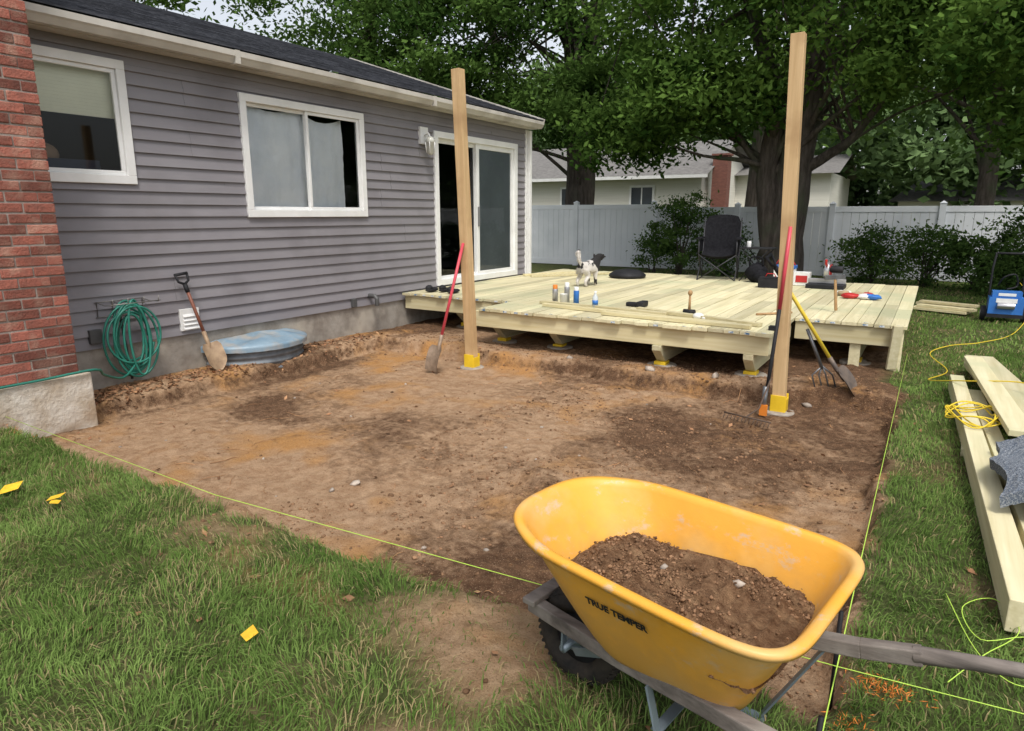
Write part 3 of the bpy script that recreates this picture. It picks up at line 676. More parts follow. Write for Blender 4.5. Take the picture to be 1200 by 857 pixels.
# ------------------------------------------------------------ wheelbarrow
wb=empty('wheelbarrow'); WC=Vector((-.5,1.71,0)); U=Vector((.985,-.172,0)).normalized(); Vv=Vector((.172,.985,0)).normalized()
def W(u,v,z): return WC+U*u+Vv*v+Vector((0,0,z))
def tp(k,cu,cv):
    uf=lerp(-.205,-.475,k**.9); ur=lerp(.265,.39,k); mid=(uf+ur)/2; hf=(ur-uf)/2; u=mid+cu*hf
    s=(cu+1)/2; hw=lerp(lerp(.155,.205,s),lerp(.275,.318,s),k**.85); zb=.285+.10*u
    return u,cv*hw,lerp(zb,.60,k)-.016*cu*k
def ringpts(k,n=96,grow=0,dz=0):
    out=[]
    for j in range(n):
        a=2*math.pi*j/n; c,s=math.cos(a),math.sin(a)
        p=lerp(3.0,6.5,sst(-.7,.7,c))
        cu=math.copysign(abs(c)**(2/p),c); cv=math.copysign(abs(s)**(2/p),s)
        u,v,z=tp(k,cu,cv); out.append((u+c*grow,v+s*grow,z+dz))
    return out
def traymat():
    m=M('yellow_poly_tray',(.80,.39,.05),(.72,.34,.04),3,.45,bump=.1,bscale=40,c3=(.70,.42,.14),s3=4,spec=.4)
    N=m.node_tree.nodes;L=m.node_tree.links;b=N['Principled BSDF']; src=b.inputs['Base Color'].links[0].from_socket
    tc=N.new('ShaderNodeTexCoord'); mp=N.new('ShaderNodeMapping'); mp.inputs['Scale'].default_value=(9,9,16); L.new(tc.outputs['Object'],mp.inputs[0])
    nz=N.new('ShaderNodeTexNoise'); nz.inputs['Scale'].default_value=1; nz.inputs['Detail'].default_value=8; nz.inputs['Roughness'].default_value=.75; L.new(mp.outputs[0],nz.inputs[0])
    r=N.new('ShaderNodeMapRange'); r.inputs[1].default_value=.57; r.inputs[2].default_value=.66; r.inputs[4].default_value=.6; L.new(nz.outputs[0],r.inputs[0])
    mx=N.new('ShaderNodeMix'); mx.data_type='RGBA'; L.new(r.outputs[0],mx.inputs[0]); L.new(src,mx.inputs[6]); mx.inputs[7].default_value=(.50,.44,.37,1); 
    sp=N.new('ShaderNodeSeparateXYZ'); L.new(tc.outputs['Object'],sp.inputs[0]); n2=N.new('ShaderNodeTexNoise'); n2.inputs['Scale'].default_value=22; n2.inputs['Detail'].default_value=6; L.new(tc.outputs['Object'],n2.inputs[0])
    ad=N.new('ShaderNodeMath'); ad.operation='MULTIPLY_ADD'; L.new(n2.outputs[0],ad.inputs[0]); ad.inputs[1].default_value=.28; L.new(sp.outputs[2],ad.inputs[2])
    r2=N.new('ShaderNodeMapRange'); r2.inputs[1].default_value=.68; r2.inputs[2].default_value=.52; r2.inputs[4].default_value=.5; L.new(ad.outputs[0],r2.inputs[0])
    m2=N.new('ShaderNodeMix'); m2.data_type='RGBA'; L.new(r2.outputs[0],m2.inputs[0]); L.new(mx.outputs[2],m2.inputs[6]); m2.inputs[7].default_value=(.50,.28,.09,1)
    L.new(m2.outputs[2],b.inputs['Base Color']); return m
yelm=traymat()
mb=MB(); rings=[]; nn=96
th=.006
for k in(1,.95,.85,.7,.5,.3,.15,.05,0): rings.append(ringpts(k,nn))
rings_out=[ringpts(k,nn,grow=th,dz=-.003) for k in(0,.05,.15,.3,.5,.7,.85,.95)]
rimr=[ringpts(1,nn,grow=.026,dz=-.018),ringpts(1,nn,grow=.030,dz=-.004),ringpts(1,nn,grow=.024,dz=.004),ringpts(1,nn,grow=.008,dz=.004)]
under=[ringpts(.97,nn,grow=.012,dz=-.01)]
seq=[rings[8]]+rings[7::-1]
full=[ [ (lerp(sum(p[0] for p in rings[8])/nn,q[0],f),lerp(0,q[1],f),q[2]) for q in rings[8]] for f in(.02,.5)]
inner_seq=full+seq+rimr[::-1]+under+rings_out[::-1]+[[(q[0],q[1],q[2]-.004) for q in r] for r in full[::-1]]
vs=[W(*p) for r in inner_seq for p in r]; fs=[]
for i in range(len(inner_seq)-1):
    for j in range(nn): fs.append((i*nn+j,i*nn+(j+1)%nn,(i+1)*nn+(j+1)%nn,(i+1)*nn+j))
mb.add(vs,fs,0,smooth=True)
tray=mb.build('tray',[yelm],wb)
def decal():
    cu=bpy.data.curves.new('tray_lettering','FONT'); cu.body='TRUE TEMPER'; cu.size=.031; cu.align_x='CENTER'; cu.extrude=.0004; cu.offset=.0012
    o=bpy.data.objects.new('tray_lettering',cu); S.collection.objects.link(o); o.parent=wb
    def P(k,c):
        p=3.6 if c<0 else 4.5; cv=-(1-abs(c)**p)**(1/p); u,v,z=tp(k,c,cv); return W(u,v-.009,z-.003)
    c=P(.66,-.04); X=(P(.66,.16)-P(.66,-.24)).normalized(); Y=(P(.74,-.04)-P(.58,-.04)); Y=(Y-X*Y.dot(X)).normalized(); Zn=X.cross(Y)
    T=Matrix((X,Y,Zn)).transposed().to_4x4(); T.translation=c+Zn*.004; o.matrix_world=T
    cu.materials.append(blackp)
decal()
R=40;A=110; vs=[]
kf=.52; base=ringpts(kf,A)
for i in range(R+1):
    f=i/R
    for j in range(A):
        b=base[j]; u=lerp(-.05,b[0],f); v=lerp(-.02,b[1],f)
        nx_=fbm(np.array([u*1.0]),np.array([v]),9,91,4)[0]-.5; n2=fbm(np.array([u]),np.array([v]),45,95,3)[0]-.5
        z=b[2]*f+(.455)*(1-f)+.065*(1-f*f)+nx_*.14*(1-f**4)+n2*.035 - .10*max(0,u-.12)/.25*(1-f*.6)
        vs.append(W(u,v,z))
fs=[(i*A+j,i*A+(j+1)%A,(i+1)*A+(j+1)%A,(i+1)*A+j) for i in range(R) for j in range(A)]
soil=M('loose_soil',(.13,.068,.036),(.24,.14,.078),38,.95,bump=1,bscale=130,bdist=.016,spec=.1,c3=(.31,.19,.105),s3=22)
mb=MB(); mb.add(vs,fs,0,smooth=True); mb.build('soil_load',[soil],wb)
pts=[];sz=[]
for i in range(4500):
    q=vs[random.randrange(0,len(vs)-A)]; pts.append((q[0]+random.uniform(-.01,.01),q[1]+random.uniform(-.01,.01),q[2]+.001)); sz.append(.0015+.006*random.random()**4)
o=rocks('soil_load_clods',np.array(pts),np.array(sz),clod,.8,12); o.parent=wb
pp_=[vs[10*A+30],vs[20*A+3],vs[26*A+80]]
o=rocks('soil_load_stones',np.array([(p[0],p[1],p[2]+.005) for p in pp_]),np.array([.014,.017,.012]),bpy.data.materials['pebble_stone'],.8,14); o.parent=wb
hw_=M('weathered_ash_wood',(.20,.17,.15),(.10,.085,.075),(4,30,30),.85,bump=.6,bscale=(6,60,60),bdist=.004,c3=(.28,.25,.22),s3=6)
mb=MB()
for s in(-1,1):
    v0=s*.065; 
    pts_=[(-.49,v0,.240),(-.1,v0+s*.085,.272),(.42,v0+s*.185,.335),(.56,v0+s*.210,.365)]
    for a,b in zip(pts_[:-1],pts_[1:]): mb.beam(W(*a),W(*b)+ (W(*b)-W(*a)).normalized()*.003,.04,.045,0,rnd=.5)
    mb.tube([W(.54,v0+s*.207,.362),W(.66,v0+s*.228,.386),W(.8,v0+s*.25,.410),W(.98,v0+s*.28,.432),W(1.02,v0+s*.287,.434)],[.024,.020,.018,.020,.017],12,0,rnd=.5)
mb.beam(W(-.47,-.11,.27),W(-.47,.11,.27),.05,.02,0)
mb.build('handles',[hw_],wb,.004)
stl=M('painted_steel_grey',(.22,.27,.31),(.16,.2,.23),9,.4,metal=.4)
mb=MB()
for s in(-1,1):
    mb.beam(W(.02,s*.19,.27),W(.10,s*.20,.0),.034,.006,0,up=(1,0,0)); mb.beam(W(.34,s*.235,.31),W(.18,s*.215,.0),.034,.006,0,up=(1,0,0)); mb.beam(W(.08,s*.205,.004),W(.20,s*.212,.004),.034,.006,0)
    mb.beam(W(-.12,s*.14,.265),W(-.30,s*.085,.16),.03,.006,0,up=(0,1,0))
mb.beam(W(.05,-.19,.14),W(.05,.19,.14),.03,.005,0)
mb.build('legs_and_braces',[stl],wb)
mb=MB(); wc=(-.335,0,.158); ring=[]
for j in range(40):
    a=2*math.pi*j/40; ring.append(W(wc[0]+.12*math.cos(a),0,wc[2]+.12*math.sin(a)))
mb.tube(ring,.041,14,0,closed=True)
for j in range(40):
    a=2*math.pi*j/40
    for s in(-1,1): mb.beam(W(wc[0]+.158*math.cos(a),s*.004,wc[2]+.158*math.sin(a)),W(wc[0]+.148*math.cos(a),s*.032,wc[2]+.148*math.sin(a)),.012,.008,0)
mb.tube([W(wc[0],-.02,wc[2]),W(wc[0],.02,wc[2])],.085,24,2); mb.tube([W(wc[0],-.10,wc[2]),W(wc[0],.10,wc[2])],.014,10,1); mb.tube([W(wc[0],-.05,wc[2]),W(wc[0],.05,wc[2])],.03,12,1)
for s in(-1,1): mb.beam(W(wc[0],s*.095,wc[2]),W(wc[0]+.0,s*.092,.25),.03,.006,1,up=(1,0,0))
mb.build('wheel',[M('tyre_rubber',(.022,.021,.02),(.05,.042,.034),20,.85,spec=.15),stl,blackp],wb)

# ------------------------------------------------------------ string lines
lime=M('lime_mason_line',(.50,.75,.10),None,9,.6)
mb=MB(); mb.tube([(-.10,.6,.16),(-.10,3,.15),(-.09,7.33,.19)],.0020,5); mb.tube([(-5.9,1.98,.10),(-3,1.93,.085),(-.1,2.10,.115),(3.0,2.45,.12)],.0017,5)
mb.tube(smooth_path([(.2,2.3,.05),(.3,2.5,.06),(.42,2.75,.05),(.36,2.95,.05),(.25,2.8,.06),(.30,2.62,.05),(.45,2.7,.06),(.5,2.5,.05),(.38,2.4,.05),(.28,2.55,.05),(.2,2.9,.05)],6),.0018,5)
mb.build('mason_string_line',[lime])
mb=MB(); mb.tube([(-.11,2.11,-.05),(-.11,2.11,.30)],.007,8); mb.tube([(-.11,1.62,-.05),(-.10,1.62,.28)],.007,8); mb.build('steel_stake',[blackp])
n=650; x=np.concatenate([RNG.normal(.03,.045,250),RNG.normal(-.04,.03,200),RNG.normal(-5.3,.12,200)]); y=np.concatenate([RNG.normal(2.2,.03,250),RNG.normal(1.9,.07,200),RNG.normal(1.98,.04,200)])
V,F=quads(np.stack([x,y,gz(x,y)+RNG.uniform(.01,.045,n)],1),.011,up=0,asp=.14)
fast_mesh('orange_marking_paint',V,F,rnd=RNG.random(n),mats=[M('orange_paint',(.75,.22,.03),(.4,.14,.03),60,.7)])

# ------------------------------------------------------------ lumber on right
mb=MB()
mb.beam((.43,2.78,.085),(.30,6.75,.085),.10,.13); mb.beam((.56,3.0,.07),(.42,6.4,.07),.09,.09)
for k,(xo,zo) in enumerate(((0,.06),(.01,.115),(-.02,.17))): mb.beam((.84+xo,4.5+.1*k,zo+.02),(.50+xo,7.7-.12*k,zo+.02),.24-.01*k,.042)
mb.beam((.58,4.8,.225),(.42,7.2,.225),.14,.04)
mb.box(.3,1.1,4.9,4.98,.0,.05,0)
mb.build('lumber_stack',[pine],None,.004)
mb=MB()
for k in range(5): mb.beam((-.15+.02*k,12.3+.16*(k%3),.05+.045*(k//2)),(.55+.03*k,12.0+.16*(k%3),.05+.045*(k//2)),.14,.04)
mb.build('lumber_pile',[pinex],None,.004)
vs=[];A=60;B=40
for i in range(A):
    for j in range(B):
        a=i/(A-1);b=j/(B-1); xx=.39+.75*a+.03*b+.03*math.sin(b*9); yy=3.6+.95*b-.2*a+.04*math.sin(a*7)
        zz=.20+.17*math.sin(a*2.2+.3)*(.7+.3*b)+.03*math.sin(b*6)+.02*math.sin(a*11+b*4)+random.uniform(-.004,.004); vs.append((xx,yy,zz))
top=len(vs); vs+= [(p[0]+.01,p[1]-.005,max(p[2]-.05,.02)) for p in vs]
fs=[];
for i in range(A-1):
    for j in range(B-1):
        q=(i*B+j,i*B+j+1,(i+1)*B+j+1,(i+1)*B+j); fs.append(q); fs.append(tuple(top+x for x in q[::-1]))
for i in range(A-1): fs.append((i*B,(i+1)*B,top+(i+1)*B,top+i*B)); fs.append((i*B+B-1,top+i*B+B-1,top+(i+1)*B+B-1,(i+1)*B+B-1))
for j in range(B-1): fs.append((j,top+j,top+j+1,j+1))
mb=MB(); mb.add(vs,fs,0); mb.build('carpet_remnant',[M('grey_carpet',(.10,.13,.18),(.38,.40,.42),160,.95,bump=1,bscale=300,bdist=.01,lo=.45,hi=.6)])
cord=M('yellow_cord',(.78,.58,.04),None,9,.5)
mb=MB(); mb.tube(smooth_path([(1.15,12.4,.5),(1.25,11.5,.3),(1.0,10.4,.04),(.6,9.3,.05),(.3,8.9,.05),(.1,8.2,.06),(.25,7.4,.05),(.1,6.9,.05),(.35,6.3,.2),(.7,6.0,.29),(.85,5.4,.28)]),.005,6)
c=[]
for i in range(60): a=i/60*2*math.pi*5; c.append((.38+(.14+.03*math.sin(a*.3))*math.cos(a)+.03*math.sin(i),5.3+(.22+.05*math.sin(a*.23))*math.sin(a)+.04*math.sin(i*.7),.19+.03*math.sin(i*1.3)))
mb.tube(smooth_path(c,3),.005,6)
mb.build('yellow_extension_cord',[cord])
pw=MB(); bx,by=.95,11.6
pw.box(bx-.2,bx+.2,by-.15,by+.15,.132,.36,0); pw.box(bx-.17,bx+.17,by-.12,by+.12,.362,.44,0); pw.box(bx-.21,bx+.21,by-.155,by+.155,.08,.13,1)
for s in(-1,1):
    pw.tube([(bx+s*.19,by+.17,.1),(bx+s*.19,by+.2,.75),(bx+s*.17,by+.22,.95)],.014,8,1)
    pw.tube([(bx+s*.21,by+.05,.11),(bx+s*.27,by+.05,.11)],.11,18,1)
    pw.tube([(bx+s*.271,by+.05,.11),(bx+s*.275,by+.05,.11)],.05,12,2)
pw.tube([(bx-.17,by+.22,.95),(bx+.17,by+.22,.95)],.016,8,1); pw.tube([(bx-.1,by-.16,.25),(bx+.1,by-.16,.25)],.045,12,2); pw.box(bx-.12,bx+.12,by-.155,by-.151,.29,.35,3); pw.box(bx-.1,bx+.1,by-.124,by-.121,.38,.42,3)
pw.tube(smooth_path([(bx-.1,by+.2,.5),(bx-.05,by+.12,.62),(bx+.08,by+.15,.66),(bx+.12,by+.2,.5),(bx,by+.1,.46)],5),.012,6,1)
pw.build('pressure_washer',[bluep,blackp,silver,whitep],None,.01)
mb=MB(); mb.ell((-4.95,1.22,.06),(.08,.05,.03),0,jit=.15); mb.ell((-4.88,1.17,.05),(.05,.04,.02),0,jit=.15); mb.build('black_work_glove',[blackp])

# ------------------------------------------------------------ fence
fv=M('white_vinyl_fence',(.80,.82,.85),(.74,.77,.80),1.2,.45,rnd=.05,c3=(.66,.69,.72),s3=.6)
fence=empty('vinyl_privacy_fence')
def fence_run(p,q,top,name):
    p=Vector((*p,0));q=Vector((*q,0));d=q-p;L=d.length;d.normalize();n=max(1,round(L/2.4));mb=MB()
    for i in range(n+1):
        c=p+d*(L*i/n); T=Matrix.Translation(c)@Matrix.Rotation(math.atan2(d.y,d.x),4,'Z')
        mb.box(-.065,.065,-.065,.065,-.1,top+.06,0,T=T)
        vs=[T@Vector(v) for v in((-.08,-.08,top+.062),(.08,-.08,top+.062),(.08,.08,top+.062),(-.08,.08,top+.062),(0,0,top+.12))]; mb.add(vs,[(0,1,4),(1,2,4),(2,3,4),(3,0,4),(3,2,1,0)],0)
        if i<n:
            w=L/n; mb.box(.066,w-.066,-.025,.025,top-.13,top,0,T=T); mb.box(.066,w-.066,-.025,.025,.02,.17,0,T=T)
            k=int((w-.13)/.17); s=(w-.13)/k
            for j in range(k): mb.box(.066+j*s+.003,.066+(j+1)*s-.003,-.012,.012,.171,top-.131,0,rnd=.5,T=T)
    mb.build(name,[fv],fence,.004)
fence_run((-16,18.0),(-6.6,18.0),1.74,'fence_section'); fence_run((-6.6,18.1),(9.0,17.6),1.66,'fence_section')
fence_run((9.0,17.6),(9.3,0.0),1.7,'fence_section')

# ------------------------------------------------------------ neighbour houses
cream=M('cream_siding',(.72,.70,.63),(.64,.62,.55),(.5,.5,30),.6); nroof=M('grey_roof',(.13,.125,.12),(.20,.19,.18),6,.9)
nh=empty('neighbour_house')
mb=MB(); mb.box(-22,-8.9,30,39,0,3.2,0); mb.build('walls',[cream],nh)
mb=MB()
mb.add([(-22.4,29.5,3.15),(-8.5,29.5,3.15),(-8.5,34.5,5.0),(-22.4,34.5,5.0)],[(0,1,2,3)]); mb.add([(-22.4,34.5,5.0),(-8.5,34.5,5.0),(-8.5,39.5,3.15),(-22.4,39.5,3.15)],[(0,1,2,3)])
mb.add([(-8.9,30,3.2),(-8.9,39,3.2),(-8.9,34.5,4.9)],[(0,1,2)],1); mb.box(-22.4,-8.5,29.44,29.49,3.0,3.14,2)
mb.build('roof',[nroof,cream,white],nh)
mb=MB()
for wx in(-11.6,-15.2):
    mb.box(wx-.6,wx+.6,29.94,29.99,1.5,2.75,0); mb.box(wx-.5,wx-.03,29.93,29.938,1.6,2.65,1); mb.box(wx+.03,wx+.5,29.93,29.938,1.6,2.65,1)
mb.build('trim_and_windows',[white,M('dark_glass',(.04,.05,.06),None,3,.1)],nh)
mb=MB(); mb.box(-8.6,-7.95,30.5,31.1,0,3.95,0); mb.box(-8.65,-7.9,30.45,31.15,3.951,4.03,0)
mb.build('brick_chimney',[M('old_brick',(.24,.10,.075),(.16,.07,.055),(9,9,30),.9)],nh)
nh2=empty('neighbour_house')
mb=MB(); mb.box(-9,-4.5,36,44,0,3.4,0); mb.box(-6.9,-5.9,35.95,35.99,1.7,2.9,1); mb.box(-6.8,-6.42,35.93,35.945,1.8,2.8,2); mb.box(-6.38,-6.0,35.93,35.945,1.8,2.8,2); mb.build('walls',[cream,white,bpy.data.materials['dark_glass']],nh2)
mb=MB(); mb.add([(-9.4,35.5,3.35),(-4.1,35.5,3.35),(-4.1,40,4.5),(-9.4,40,4.5)],[(0,1,2,3)]); mb.add([(-9.4,40,4.5),(-4.1,40,4.5),(-4.1,44.5,3.35),(-9.4,44.5,3.35)],[(0,1,2,3)]); mb.build('roof',[nroof],nh2)
nh3=empty('neighbour_house')
mb=MB(); mb.box(-2,6,45,52,0,2.2,0); mb.build('walls',[cream],nh3)
mb=MB(); mb.add([(-2.5,44.5,2.15),(6.5,44.5,2.15),(5,48.5,3.6),(-1,48.5,3.6)],[(0,1,2,3)]); mb.add([(-2.5,44.5,2.15),(-1,48.5,3.6),(-2.5,52.5,2.15)],[(0,1,2)]); mb.add([(6.5,44.5,2.15),(6.5,52.5,2.15),(5,48.5,3.6)],[(0,1,2)]); mb.build('roof',[nroof],nh3)

# ------------------------------------------------------------ trees
bark=M('dark_bark',(.06,.05,.042),(.12,.10,.085),(14,14,3),.95,bump=1,bscale=(20,20,4),bdist=.05,spec=.1,c3=(.085,.095,.06),s3=1.5)
lm1=leafmat('oak_leaves',(.032,.075,.016),(.14,.235,.055),.4); lm2=leafmat('maple_leaves',(.038,.09,.018),(.18,.295,.065),.45); lm3=leafmat('far_leaves',(.06,.11,.04),(.21,.31,.13),.35)
def crown(rng,blobs,leaf):
    Ps=[];Rs=[];C=[]
    for (c,r,nc,per,cr) in blobs:
        c=np.array(c);r=np.array(r)
        d=rng.normal(size=(nc,3)); d/=np.linalg.norm(d,axis=1)[:,None]; rad=rng.random(nc)**(1/2.2)
        cc=c+d*rad[:,None]*r; C.append(cc)
        cs=cr*rng.uniform(.5,1.4,nc)
        for i in range(nc):
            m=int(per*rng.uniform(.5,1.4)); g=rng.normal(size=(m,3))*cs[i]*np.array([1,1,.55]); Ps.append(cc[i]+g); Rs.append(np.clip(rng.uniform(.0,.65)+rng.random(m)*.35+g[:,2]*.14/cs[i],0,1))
    return np.concatenate(Ps),np.concatenate(Rs),np.concatenate(C)
def tree(name,trunks,blobs,leaf,mat,seed,nl=26):
    rng=np.random.default_rng(seed); random.seed(seed); e=empty(name); mb=MB(); P,R,C=crown(rng,blobs,leaf)
    for pts,r0,r1 in trunks:
        sp=smooth_path(pts,5); K=len(sp); sp=[p+Vector((random.uniform(-.03,.03),random.uniform(-.03,.03),0)) for p in sp]
        rad=[lerp(r0,r1,i/(K-1))*(1.35 if i==0 else 1) for i in range(K)]; mb.tube(sp,rad,14)
        for k in range(nl):
            i=random.randrange(K//3,K); c=Vector(C[rng.integers(len(C))]); s=sp[i]
            if (c-s).length>6.0: continue
            m=(s+c)/2+Vector((random.uniform(-.4,.4),random.uniform(-.4,.4),random.uniform(-.1,.6))); rr=min(rad[i]*.35,.08)
            q=smooth_path([s,s.lerp(m,.5)+Vector((0,0,.1)),m,c],3); mb.tube(q,[lerp(rr,.01,j/(len(q)-1)) for j in range(len(q))],6)
    if trunks: mb.build('trunk',[bark],e)
    V,F=quads(P,leaf,up=.3,asp=.5,rng=rng); fast_mesh('crown',V,F,rnd=R,mats=[mat],parent=e)
tree('oak_tree',[([(-9.9,20,-.2),(-9.8,20,3),(-9.9,19.9,5.6)],.50,.42),([(-9.9,19.9,5.0),(-10.3,19.6,8),(-11.0,19,10.5)],.34,.15),([(-9.85,19.9,5.0),(-9.3,20,8),(-8.5,20,10.5)],.31,.14)],
  [((-10,18.6,8.0),(6,3,2.6),92,280,.48),((-7.8,17.5,4.5),(2.7,1.4,1.1),38,240,.36),((-12.5,18,4.9),(2.5,2,1.4),34,240,.4)],.085,lm1,101,26)
tree('maple_tree',[([(-2.75,15.6,-.2),(-2.75,15.6,1.4),(-2.55,15.6,4),(-2.5,15.6,9)],.48,.2),([(-2.95,15.55,.6),(-3.2,15.5,2.2),(-3.25,15.4,4.2),(-4.6,15.3,8)],.28,.1),([(-2.5,15.6,2.4),(-1.6,15.5,3.0),(-.8,15.3,4.2)],.12,.05)],
  [((-2.8,14.9,6.7),(5.0,2.4,2.3),118,280,.43),((-4.9,14.5,3.9),(2.1,1.2,1.0),46,240,.32),((-6.1,15.0,3.1),(1.3,.9,.7),24,220,.3),((-.6,14.6,4.6),(2.1,1.5,1.2),40,240,.34)],.075,lm2,102,22)
tree('maple_tree',[([(4.2,14.2,-.2),(4.1,14.1,3),(3.6,13.6,7)],.25,.12)],
  [((2.4,12.4,5.7),(3.6,2.2,1.9),92,280,.40),((1.5,12.5,3.9),(1.9,1.3,1.1),50,230,.31),((1.9,12.6,2.7),(1.2,1.0,.6),28,220,.26)],.065,lm2,103,18)
tree('oak_tree',[([(-17,18,-.2),(-17,18,4),(-16.5,18,9)],.35,.18),([(-13.6,21,-.2),(-13.5,21,5),(-14,21,9)],.2,.1)],[((-16,17.0,7.4),(5.5,3,3.2),96,260,.48)],.095,lm1,104,20)
tree('oak_tree',[([(-21,12,-.2),(-21,12,5),(-20.5,12,9)],.35,.18)],[((-21,11.5,8),(4.5,5.5,3.6),74,260,.52)],.10,lm1,105,20)
tree('oak_tree',[([(1.0,24,-.2),(1.1,24,4),(.8,24,9)],.28,.15),([(-5.6,25,-.2),(-5.5,25,5),(-5.2,25,10)],.26,.15)],[((-2,24,7.0),(6,2.5,3.0),80,240,.55),((5.5,21.5,5.8),(4,2.5,3.2),60,240,.5)],.115,lm1,106,20)
rng=np.random.default_rng(200)
bl=[]
for i in range(30):
    bx=-44+i*2.7; yy=rng.uniform(40,50) ; bl.append(((bx,yy,rng.uniform(5.5,7)),(3.4,2,rng.uniform(4.5,5.5)),40,95,.88))
for i in range(22):
    bx=-34+i*2.8; bl.append(((bx,rng.uniform(50,54),2.5),(2.7,1.5,2.5),16,90,.8))
P,R,C=crown(rng,bl,.2); V,F=quads(P,.27,up=.3,asp=.6,rng=rng); fast_mesh('distant_trees',V,F,rnd=R,mats=[lm3])
lms=leafmat('shrub_leaves',(.032,.07,.019),(.12,.20,.05),.3)
def shrub(x,y,r,h,seed,nc=34):
    rng=np.random.default_rng(seed); random.seed(seed); e=empty('shrub'); P,R,C=crown(rng,[((x,y,h*.55),(r,r*.8,h*.5),nc,130,.17)],.03)
    P[:,2]=np.abs(P[:,2]); mb=MB()
    for c in C[::2]: mb.tube(smooth_path([(x+random.uniform(-.1,.1),y,-.05),(x+(c[0]-x)*.4,y+(c[1]-y)*.4,c[2]*.6),tuple(c)],3),[.016]*3+[.01]*2+[.006]*2,5)
    mb.build('stems',[bark],e)
    V,F=quads(P,.042,up=.2,asp=.5,rng=rng); fast_mesh('foliage',V,F,rnd=R,mats=[lms],parent=e)
shrub(-5.3,16.4,1.0,1.9,301,46); shrub(-4.3,16.8,.9,1.5,302,28); shrub(-6.2,17,.5,1.2,303,12)
for i,(x,y,r,h) in enumerate([(-1.1,16.7,.7,1.1),(-.1,16.4,.75,1.25),(.8,16,.8,1.1),(1.7,15.6,.9,1.6),(2.6,15.0,1.0,1.6),(3.6,14.6,1.1,2.1),(1.3,14.9,.7,.8),(4.8,14,1.2,2.3)]): shrub(x,y,r,h,310+i,30)

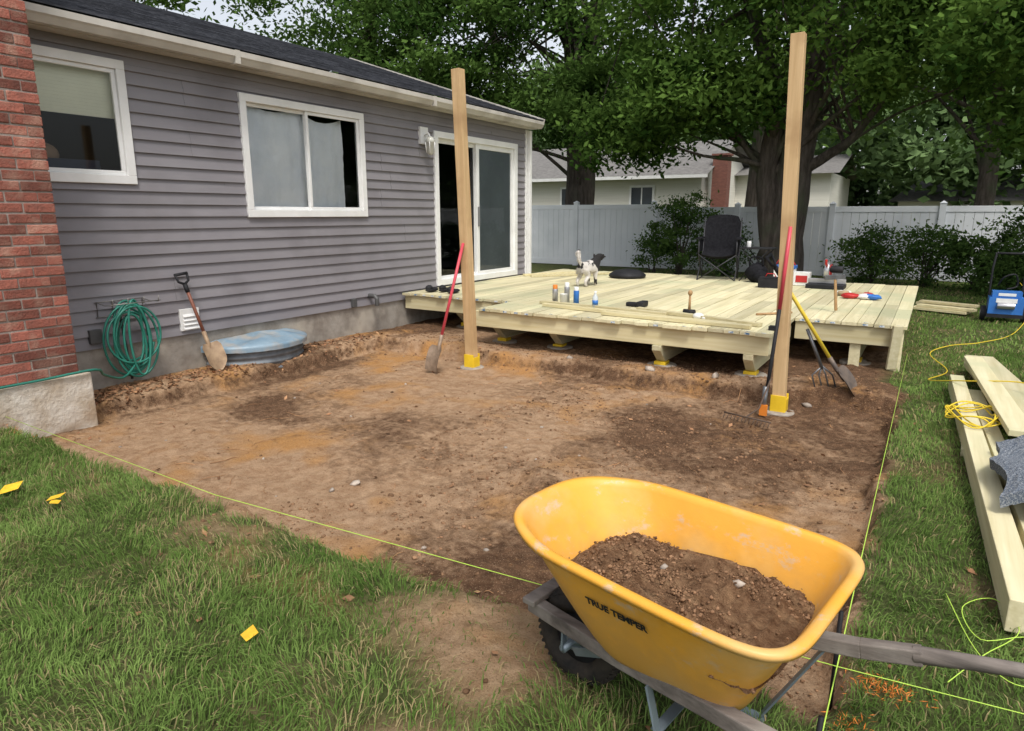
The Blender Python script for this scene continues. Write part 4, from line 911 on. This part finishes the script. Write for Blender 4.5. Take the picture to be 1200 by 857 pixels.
# ------------------------------------------------------------ dog
def dog(loc,rot,sc=1.0):
    J=[((0,-.13,.255),.070),((0,0,.245),.078),((0,.13,.25),.085),((.015,.20,.31),.058),((.03,.245,.375),.058),((.045,.30,.372),.040),((.055,.345,.360),.022),
       ((0,-.19,.30),.026),((.0,-.225,.37),.026),((-.02,-.21,.44),.034),((-.04,-.16,.47),.022)]
    E=[(0,1),(1,2),(2,3),(3,4),(4,5),(5,6),(0,7),(7,8),(8,9),(9,10)]
    def leg(at,pts):
        pr=at
        for p,r in pts: J.append((p,r)); E.append((pr,len(J)-1)); pr=len(J)-1
    for s in(-1,1):
        leg(0,[((s*.052,-.125,.20),.050),((s*.062,-.07,.135),.036),((s*.062,-.155,.075),.022),((s*.062,-.145,.022),.020),((s*.062,-.115,.016),.018)])
        leg(2,[((s*.052,.13,.185),.042),((s*.055,.115,.12),.028),((s*.055,.125,.065),.022),((s*.055,.125,.022),.021),((s*.055,.15,.016),.018)])
    me=bpy.data.meshes.new('body'); me.from_pydata([j[0] for j in J],E,[]); o=bpy.data.objects.new('body',me); S.collection.objects.link(o)
    bpy.context.view_layer.objects.active=o; o.modifiers.new('sk','SKIN')
    for i,j in enumerate(J): me.skin_vertices[0].data[i].radius=(j[1],j[1])
    me.skin_vertices[0].data[0].use_root=True
    s=o.modifiers.new('ss','SUBSURF'); s.levels=2; s.render_levels=2
    m=bpy.data.materials.new('dog_fur'); m.use_nodes=True; N=m.node_tree.nodes;L=m.node_tree.links;b=N['Principled BSDF'];b.inputs['Roughness'].default_value=.95
    tc=N.new('ShaderNodeTexCoord'); nz=N.new('ShaderNodeTexNoise'); nz.inputs['Scale'].default_value=7; nz.inputs['Detail'].default_value=2; L.new(tc.outputs['Object'],nz.inputs['Vector'])
    sp=N.new('ShaderNodeSeparateXYZ'); L.new(tc.outputs['Object'],sp.inputs[0])
    g=N.new('ShaderNodeMapRange'); L.new(sp.outputs[1],g.inputs[0]); g.inputs[1].default_value=.0;g.inputs[2].default_value=.18;g.inputs[3].default_value=0;g.inputs[4].default_value=.3
    g2=N.new('ShaderNodeMapRange'); L.new(sp.outputs[2],g2.inputs[0]); g2.inputs[1].default_value=.18;g2.inputs[2].default_value=.26;g2.inputs[3].default_value=-.25;g2.inputs[4].default_value=0
    a=N.new('ShaderNodeMath');a.operation='ADD';L.new(nz.outputs[0],a.inputs[0]);L.new(g.outputs[0],a.inputs[1])
    a2=N.new('ShaderNodeMath');a2.operation='ADD';L.new(a.outputs[0],a2.inputs[0]);L.new(g2.outputs[0],a2.inputs[1])
    r=N.new('ShaderNodeMapRange');L.new(a2.outputs[0],r.inputs[0]);r.inputs[1].default_value=.53;r.inputs[2].default_value=.57
    mx=N.new('ShaderNodeMix');mx.data_type='RGBA';L.new(r.outputs[0],mx.inputs[0]);mx.inputs[6].default_value=(.66,.62,.57,1);mx.inputs[7].default_value=(.02,.018,.018,1);L.new(mx.outputs[2],b.inputs['Base Color'])
    n2=N.new('ShaderNodeTexNoise');n2.inputs['Scale'].default_value=90;L.new(tc.outputs['Object'],n2.inputs['Vector']);bp=N.new('ShaderNodeBump');bp.inputs['Distance'].default_value=.02;L.new(n2.outputs[0],bp.inputs['Height']);L.new(bp.outputs[0],b.inputs['Normal'])
    me.materials.append(m)
    e=empty('dog'); o.parent=e
    mb=MB()
    for s in(-1,1):
        T=Matrix.Rotation(s*.35,4,'Y'); mb.ell((.03+s*.058,.235,.365),(.014,.028,.045),0,T=T)
        mb.ell((.043+s*.028,.295,.395),(.008,.008,.008),1,nu=8,nv=6)
    mb.ell((.056,.362,.366),(.013,.012,.010),1,nu=8,nv=6)
    for i in range(900):
        j=random.choice([0,0,0,1,1,2,2,8,9,9,3,11,11]); c,r=J[j]; d=Vector((random.gauss(0,1),random.gauss(0,1),random.gauss(0,1))).normalized()
        p=Vector(c)+d*r*.92; q=p+d*.018+Vector((0,-.012,-.018)); sd=d.cross(Vector((0,0,1))).normalized()*.005
        mb.add([p-sd,p+sd,q],[(0,1,2)],2,smooth=True)
    c=mb.build('ears_eyes_nose_fur',[M('black_fur',(.02,.018,.018),None,60,.95),blackp,m]); c.parent=e
    e.location=loc; e.rotation_euler=(0,0,rot); e.scale=(sc,sc,sc)
dog((-4.30,9.05,DZ+.003),-.08,1.12)

# ------------------------------------------------------------ light, sky, camera
w=bpy.data.worlds.new('World'); S.world=w; w.use_nodes=True; N=w.node_tree.nodes;L=w.node_tree.links
sky=N.new('ShaderNodeTexSky'); sky.sky_type='NISHITA'; sky.sun_disc=False; sky.sun_elevation=math.radians(58); sky.sun_rotation=math.radians(141); sky.air_density=1.0; sky.dust_density=3.0; sky.ozone_density=1.0
hs=N.new('ShaderNodeHueSaturation'); hs.inputs['Saturation'].default_value=.3; hs.inputs['Value'].default_value=1.42
bg=N['Background']; L.new(sky.outputs[0],hs.inputs['Color']); L.new(hs.outputs[0],bg.inputs[0]); bg.inputs[1].default_value=.15
sl_=bpy.data.lights.new('sun','SUN'); sl_.energy=2.3; sl_.angle=math.radians(12); sl_.color=(1,.96,.89)
so=bpy.data.objects.new('sun',sl_); S.collection.objects.link(so)
az=math.radians(141); el=math.radians(58); d=Vector((math.sin(az)*math.cos(el),math.cos(az)*math.cos(el),math.sin(el)))
so.rotation_euler=d.to_track_quat('Z','Y').to_euler(); so.location=d*30
cam=bpy.data.cameras.new('camera'); co=bpy.data.objects.new('camera',cam); S.collection.objects.link(co)
cam.sensor_width=36; cam.lens=785/1200*36; cam.clip_end=1000; cam.clip_start=.05
r=Vector((.850,.527,0)).normalized(); f=Vector((-.514,.829,-.2215)).normalized(); r=(r-f*r.dot(f)).normalized(); u=r.cross(f)
T=Matrix((r,u,-f)).transposed().to_4x4(); T.translation=(0,0,1.5); co.matrix_world=T
S.camera=co
